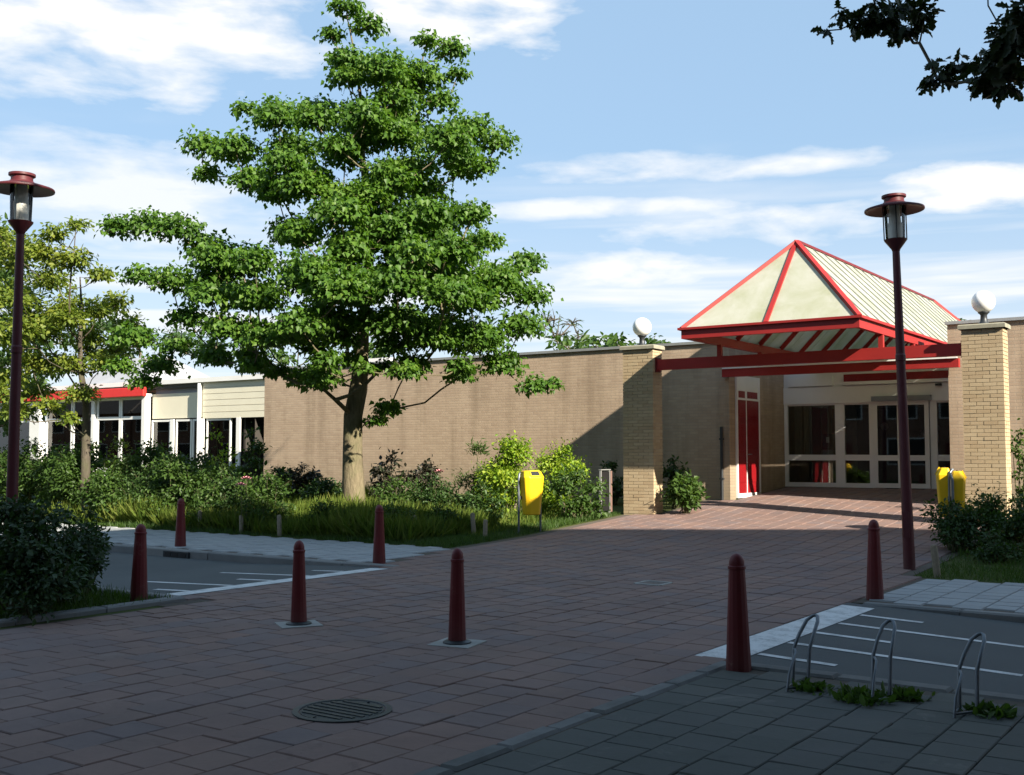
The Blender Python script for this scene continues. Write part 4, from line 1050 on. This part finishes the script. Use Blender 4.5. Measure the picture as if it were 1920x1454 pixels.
def shrub(name, label, x, y, hw, hh, D, lm, leaf='oval', size=.07, per=500, seed=0, group=None, upright=False, cat='shrub', sub=9):
    """shrub from its middle pixel, half width/height in pixels and distance"""
    rg = random.Random(seed * 7 + 3); nr = np.random.default_rng(seed + 100)
    while x < 900 and D > 15 and at(x, y, D).y < 15.05 + .85 * hw * 1.12 * D / FPX: D += .2      # keep beds behind the pavement
    c = at(x, y, D); rw = hw * 1.12 * D / FPX; rh = hh * 1.05 * D / FPX; gz_ = G(c.y) - .03
    base = (c.x, c.y, gz_); root = empty(name, base, label, cat, group)
    top = c.z + rh; h = max(.25, top - gz_)
    cl = []
    for k in range(sub):
        a = rg.uniform(0, 6.283); q = math.sqrt(rg.random()) * .72; zf_ = rg.uniform(.15, .86) * (1 - .35 * q)
        r = rg.uniform(.3, .5) * min(rw * 1.1, h * .8)
        cl.append(((c.x + math.cos(a) * q * rw, c.y + math.sin(a) * q * rw * .85, gz_ + h * zf_), r))
    cl.append(((c.x, c.y, gz_ + h * .82), .3 * min(rw, h)))
    b = MB()
    for k, (p, r) in enumerate(cl):
        p = Vector(p); s = Vector((c.x + (p.x - c.x) * .25, c.y + (p.y - c.y) * .25, gz_)); m = s.lerp(p, .5) + Vector((rg.gauss(0, .04), rg.gauss(0, .04), 0))
        b.tube([s, m, p + Vector((0, 0, r * .6))], [.014, .01, .004], 5, False)
        for j in range(3):
            d = Vector((rg.gauss(0, .6), rg.gauss(0, .6), rg.uniform(.4, 1.2))).normalized(); b.tube([p, p + d * r * 1.25], [.006, .002], 4, False)
    ob('stem', b, 'stem_green' if not lm == 'leaf_bronze' else 'bark_twig', root)
    P, T, N = clump_leaves(nr, cl, per * 6.5, .3, 1.0, -.5 if upright else .25, .55)
    ns = int(len(P) * .05)                              # sprigs that stick out
    P2 = np.array([cl[i][0] for i in nr.integers(0, len(cl), ns)]) + nr.normal(size=(ns, 3)) * np.array([rw * .22, rw * .22, 0]) + np.array([0, 0, 1]) * (nr.random(ns) * h * .2)[:, None]
    P = np.concatenate([P, P2]); T = np.concatenate([T, nr.normal(size=(ns, 3)) + np.array([0, 0, .8])]); N = np.concatenate([N, nr.normal(size=(ns, 3)) + np.array([0, 0, .6])])
    P[:, 2] = np.maximum(P[:, 2], gz_ + .03)
    sz = size * .8 * (1 + .3 * nr.normal(size=len(P))).clip(.4, 1.8)
    ob('foliage', leaf_mesh('foliage', P - np.array(base), T, N, sz, leaf, lm), lm, root)
    return root
def shrubs():
    gb = 'shrubs in the bed along the brick wall'; gl = 'shrubs in front of the left wing'; gr = 'shrubs beside the right pillar'
    S = [ # name, label, x, y, hw, hh, D, leaf material, leaf kind, size, per, group, upright
     ('lime_shrub', 'bright lime green leafy shrub behind the yellow bin', 955, 890, 66, 72, 23.4, 'leaf_lime', 'oval', .085, 700, gb, False),
     ('lime_shrub', 'smaller lime green shrub close to the wall shadow', 1058, 880, 52, 52, 24.4, 'leaf_lime', 'oval', .08, 700, gb, False),
     ('leafy_shrub', 'mid green low shrub right of the yellow bin', 1088, 925, 48, 48, 23.0, 'leaf_mid', 'oval', .1, 380, gb, False),
     ('leafy_shrub', 'feathery green shrub left of the lime shrub', 893, 885, 42, 62, 24.6, 'leaf_mid', 'lance', .13, 420, gb, True),
     ('leafy_shrub', 'dark green shrub at the foot of the lime shrub', 905, 940, 50, 34, 22.8, 'leaf_dark', 'oval', .09, 420, gb, False),
     ('bronze_shrub', 'dark bronze-leaved shrub against the brick wall', 735, 880, 42, 32, 26.2, 'leaf_bronze', 'oval', .14, 300, gb, False),
     ('bronze_shrub', 'dark bronze-leaved shrub left of the feathery shrub', 800, 885, 34, 26, 26.4, 'leaf_bronze', 'oval', .13, 300, gb, False),
     ('bronze_shrub', 'small dark shrub just left of the big trunk by the wall', 568, 890, 32, 26, 27.5, 'leaf_bronze', 'oval', .13, 320, gb, False),
     ('leafy_shrub', 'low green shrub right of the big trunk', 742, 930, 50, 30, 24.6, 'leaf_mid', 'oval', .09, 380, gb, False),
     ('leafy_shrub', 'low green shrub in the middle of the bed', 815, 928, 52, 34, 24.4, 'leaf_dark', 'oval', .09, 400, gb, False),
     ('leafy_shrub', 'low green shrub just left of the big trunk', 600, 930, 44, 30, 25.4, 'leaf_dark', 'oval', .1, 380, gb, False),
     ('leafy_shrub', 'rounded shrub with pink roses left of the trunk', 500, 925, 56, 40, 23.0, 'leaf_mid', 'oval', .09, 380, gb, False),
     ('leafy_shrub', 'low dark shrub in the corner of the brick wall', 520, 905, 40, 32, 28.5, 'leaf_dark', 'oval', .11, 360, gb, False),
     ('leafy_shrub', 'shaded shrub behind the notice stand', 1150, 900, 24, 40, 25.5, 'leaf_dark', 'oval', .11, 380, gb, False),
     ('leafy_shrub', 'tall dark shrub between pillar and brick wall', 1262, 895, 30, 44, 24.3, 'leaf_dark', 'oval', .1, 420, gb, False),
     ('leafy_shrub', 'glossy low shrub right of the left pillar', 1285, 918, 38, 26, 23.4, 'leaf_mid', 'oval', .12, 420, gb, False),
     ('yellow_shrub', 'tall yellow-green shrub before the dark passage', 405, 840, 44, 44, 27.5, 'leaf_lime', 'oval', .09, 200, gl, True),
     ('yellow_shrub', 'yellow-green bush below the red fascia', 225, 850, 50, 34, 28.5, 'leaf_yellow', 'oval', .1, 320, gl, True),
     ('dark_shrub', 'tall dark shrub filling the passage corner', 468, 850, 28, 60, 29.5, 'leaf_dark', 'oval', .12, 380, gl, False),
     ('hedge_shrub', 'dense green hedge shrub by the thin tree', 235, 892, 74, 36, 23.5, 'leaf_mid', 'oval', .1, 380, gl, False),
     ('hedge_shrub', 'dense green hedge shrub below the cream panel', 330, 888, 66, 42, 24.0, 'leaf_mid', 'oval', .1, 360, gl, False),
     ('hedge_shrub', 'dense green hedge shrub below the yellow shrub', 415, 898, 56, 34, 24.5, 'leaf_mid', 'oval', .1, 380, gl, False),
     ('hedge_shrub', 'dense green hedge shrub left of the thin tree', 110, 885, 66, 46, 23.0, 'leaf_mid', 'oval', .1, 380, gl, False),
     ('hedge_shrub', 'dense green hedge shrub by the left lamp post', 10, 890, 62, 50, 22.0, 'leaf_mid', 'oval', .1, 380, gl, False),
     ('hedge_shrub', 'low spreading shrub before the thin tree trunk', 190, 938, 60, 26, 18.5, 'leaf_mid', 'oval', .08, 480, gl, False),
     ('hedge_shrub', 'low spreading shrub above the far red bollard', 300, 930, 56, 20, 20.5, 'leaf_mid', 'oval', .08, 440, gl, False),
     ('hedge_shrub', 'low spreading shrub left of the rose shrub', 400, 930, 52, 20, 21.2, 'leaf_mid', 'oval', .08, 440, gl, False),
     ('hedge_shrub', 'broad hedge shrub behind the thin tree trunk', 165, 872, 70, 46, 25.5, 'leaf_mid', 'oval', .1, 420, gl, False),
     ('hedge_shrub', 'broad hedge shrub under the red fascia windows', 285, 868, 70, 38, 26.0, 'leaf_mid', 'oval', .1, 420, gl, False),
     ('hedge_shrub', 'broad hedge shrub at the right end of the hedge', 375, 880, 60, 36, 26.0, 'leaf_dark', 'oval', .1, 420, gl, False),
     ('hedge_shrub', 'broad hedge shrub between lamp post and thin tree', 60, 870, 70, 44, 25.0, 'leaf_mid', 'oval', .1, 420, gl, False),
     ('hedge_shrub', 'low dark shrub behind the grass left of the roses', 440, 925, 50, 36, 23.5, 'leaf_dark', 'oval', .08, 440, gl, False),
     ('hedge_shrub', 'low dark shrub between hedge and long grass', 260, 922, 70, 36, 22.0, 'leaf_dark', 'oval', .08, 440, gl, False),
     ('ground_shrub', 'creeping ground shrub behind the far red bollard', 330, 966, 40, 16, 19.6, 'leaf_mid', 'oval', .06, 700, gb, False),
     ('ground_shrub', 'creeping ground shrub in the grass left of the trunk', 500, 962, 46, 20, 20.2, 'leaf_mid', 'oval', .06, 700, gb, False),
     ('ground_shrub', 'creeping ground shrub before the big trunk', 620, 966, 46, 22, 20.8, 'leaf_mid', 'oval', .06, 700, gb, False),
     ('ground_shrub', 'creeping ground shrub behind the pavement corner bollard', 740, 970, 40, 18, 20.8, 'leaf_mid', 'oval', .06, 700, gb, False),
     ('ground_shrub', 'creeping ground shrub left of the two stakes', 820, 965, 38, 18, 21.4, 'leaf_mid', 'oval', .06, 700, gb, False),
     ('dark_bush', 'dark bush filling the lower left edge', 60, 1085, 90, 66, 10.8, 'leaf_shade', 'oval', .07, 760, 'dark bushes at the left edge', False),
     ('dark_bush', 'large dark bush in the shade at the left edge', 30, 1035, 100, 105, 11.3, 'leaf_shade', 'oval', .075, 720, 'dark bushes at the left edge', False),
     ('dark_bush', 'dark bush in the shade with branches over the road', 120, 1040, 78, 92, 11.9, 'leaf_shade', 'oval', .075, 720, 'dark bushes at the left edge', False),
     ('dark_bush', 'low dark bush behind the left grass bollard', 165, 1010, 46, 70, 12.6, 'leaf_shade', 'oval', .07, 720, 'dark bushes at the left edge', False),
     ('round_shrub', 'rounded green hedge shrub next to the right lamp post', 1785, 1010, 56, 64, 16.9, 'leaf_dark', 'oval', .07, 620, gr, False),
     ('round_shrub', 'rounded green hedge shrub below the right pillar', 1858, 1000, 62, 66, 17.2, 'leaf_mid', 'oval', .07, 600, gr, False),
     ('round_shrub', 'rounded green hedge shrub at the right edge', 1930, 1005, 60, 76, 16.6, 'leaf_dark', 'oval', .07, 620, gr, False),
     ('round_shrub', 'low shaded shrub beside the pavement on the right', 1870, 1040, 66, 40, 15.9, 'leaf_dark', 'oval', .07, 620, gr, False),
     ('pale_shrub', 'pale feathery shrub at the foot of the right bins', 1800, 945, 28, 26, 18.6, 'leaf_yellow', 'lance', .12, 420, gr, True),
     ('tall_shrub', 'tall green shrub right of the right pillar', 1915, 880, 24, 95, 20.6, 'leaf_mid', 'oval', .1, 420, gr, False)]
    for i, (nm, lab, x, y, hw, hh, D, lm, lf, sz, per, grp, upr) in enumerate(S):
        shrub(nm, lab, x, y, hw, hh, D, lm, lf, sz, per, i + 1, grp, upr, 'bush' if 'bush' in nm else 'shrub', sub=12 if 'dark_bush' in nm or 'hedge' in nm or 'round' in nm else 10)
shrubs()
def roses():
    nr = random.Random(8)
    for i, (x, y, D, lab) in enumerate(((452, 912, 22.2, 'pink rose bloom left of the big trunk'), (462, 900, 22.4, 'pale pink rose bloom above its neighbour left of the trunk'), (824, 887, 24.0, 'pink bloom beside the dark shrub right of the trunk'))):
        c = at(x, y, D); r = empty('rose_flower', (c.x, c.y, G(c.y)), lab, 'flower', 'pink flowers in the bed')
        h = c.z - G(c.y); ob('stalk', MB().tube([(0, 0, -.03), (.02, .01, h * .6), (0, 0, h)], .006, 5), 'stem_green', r, local=True)
        b = MB()
        for k in range(14):
            a = k * 2.4; q = .012 + .0045 * k; e = Vector((math.cos(a), math.sin(a), 0)); s = Vector((-e.y, e.x, 0)) * .035
            p = e * q + Vector((0, 0, h + .05 - .003 * k)); b.poly([p - s * .5, p + e * .035 - s * .8 + Vector((0, 0, .02)), p + e * .05 + Vector((0, 0, .03)), p + e * .035 + s * .8 + Vector((0, 0, .02)), p + s * .5])
        ob('bloom', b, 'petal_pink', r, local=True)
roses()

def grass(name, label, areas, m='grass_blade', seed=1):
    """areas: (u0,u1,v0,v1, blades, height)"""
    nr = np.random.default_rng(seed); P, T, N, S = [], [], [], []
    for u0, u1, v0, v1, n, h in areas:
        p = np.empty((n, 3)); p[:, 0] = u0 + (u1 - u0) * nr.random(n); p[:, 1] = v0 + (v1 - v0) * nr.random(n)
        ph = np.sin(p[:, 0] * 2.1 + 1.3 * np.sin(p[:, 1] * 1.7)) * .5 + np.sin(p[:, 0] * .9 + p[:, 1] * 1.3) * .5
        p[:, 2] = np.interp(p[:, 1], _gx, _gz) - .03
        t = nr.normal(size=(n, 3)) * .38; t[:, 2] = 1
        P.append(p); T.append(t); N.append(np.stack([nr.normal(size=n), nr.normal(size=n), .2 * np.ones(n)], 1)); S.append(h * (1 + .35 * ph) * (.55 + .7 * nr.random(n)))
    P, T, N, S = map(np.concatenate, (P, T, N, S))
    pts, fc = LEAF['lance']; LEAF['blade'] = ([(0, 0), (-.045, .25), (0, 1), (.045, .25)], [(0, 3, 2, 1)])
    o = ob(name, leaf_mesh(name, P, T, N, S, 'blade', m), m); return tag(o, label, 'grass', kind='stuff')
grass('long_grass', 'long pale green grass behind the left pavement', [(-24, -12.9, 15.15, 17.6, 36000, .46), (-19, -13, 17.4, 20.5, 16000, .36), (-30, -19, 17.6, 22, 14000, .45), (-14.5, -12.4, 16.6, 20.2, 3500, .2)], seed=2)
grass('lawn', 'short mown grass beside paving and kerbs', [(-17, -11.7, 14.85, 16.3, 14000, .1), (-13.2, -11.75, 16.0, 21, 9000, .11), (-14, -9.9, 3.5, 7.8, 16000, .12), (-4.0, 2, 14.85, 16.2, 8000, .11), (-4.1, 0, 16, 20.8, 6000, .14), (-24, -17, 14.85, 15.3, 4000, .12)], m='leaf_mid', seed=3)
def weeds():
    for i, (u, v, n, lab) in enumerate(((-2.68, 7.36, 70, 'small weed tuft at the foot of the first bike rack'), (-2.3, 7.25, 150, 'spreading weed tuft around the middle bike rack'), (-2.08, 7.45, 90, 'weed tuft right behind the middle bike rack'), (-1.52, 7.3, 80, 'weed tuft at the foot of the right bike rack'))):
        nr = np.random.default_rng(40 + i); p = np.zeros((n, 3)); p[:, :2] = nr.normal(size=(n, 2)) * (.06 if n < 100 else .085); t = nr.normal(size=(n, 3)) * .8; t[:, 2] = .5 + nr.random(n)
        r = empty('weed', (u, v, 0), lab, 'weed', 'weeds at the bike racks'); nm = nr.normal(size=(n, 3)); nm[:, 2] += .8
        ob('leaves', leaf_mesh('leaves', p, t, nm, .07 * (.5 + .9 * nr.random(n)), 'oval', 'leaf_mid'), 'leaf_mid', r)
weeds()
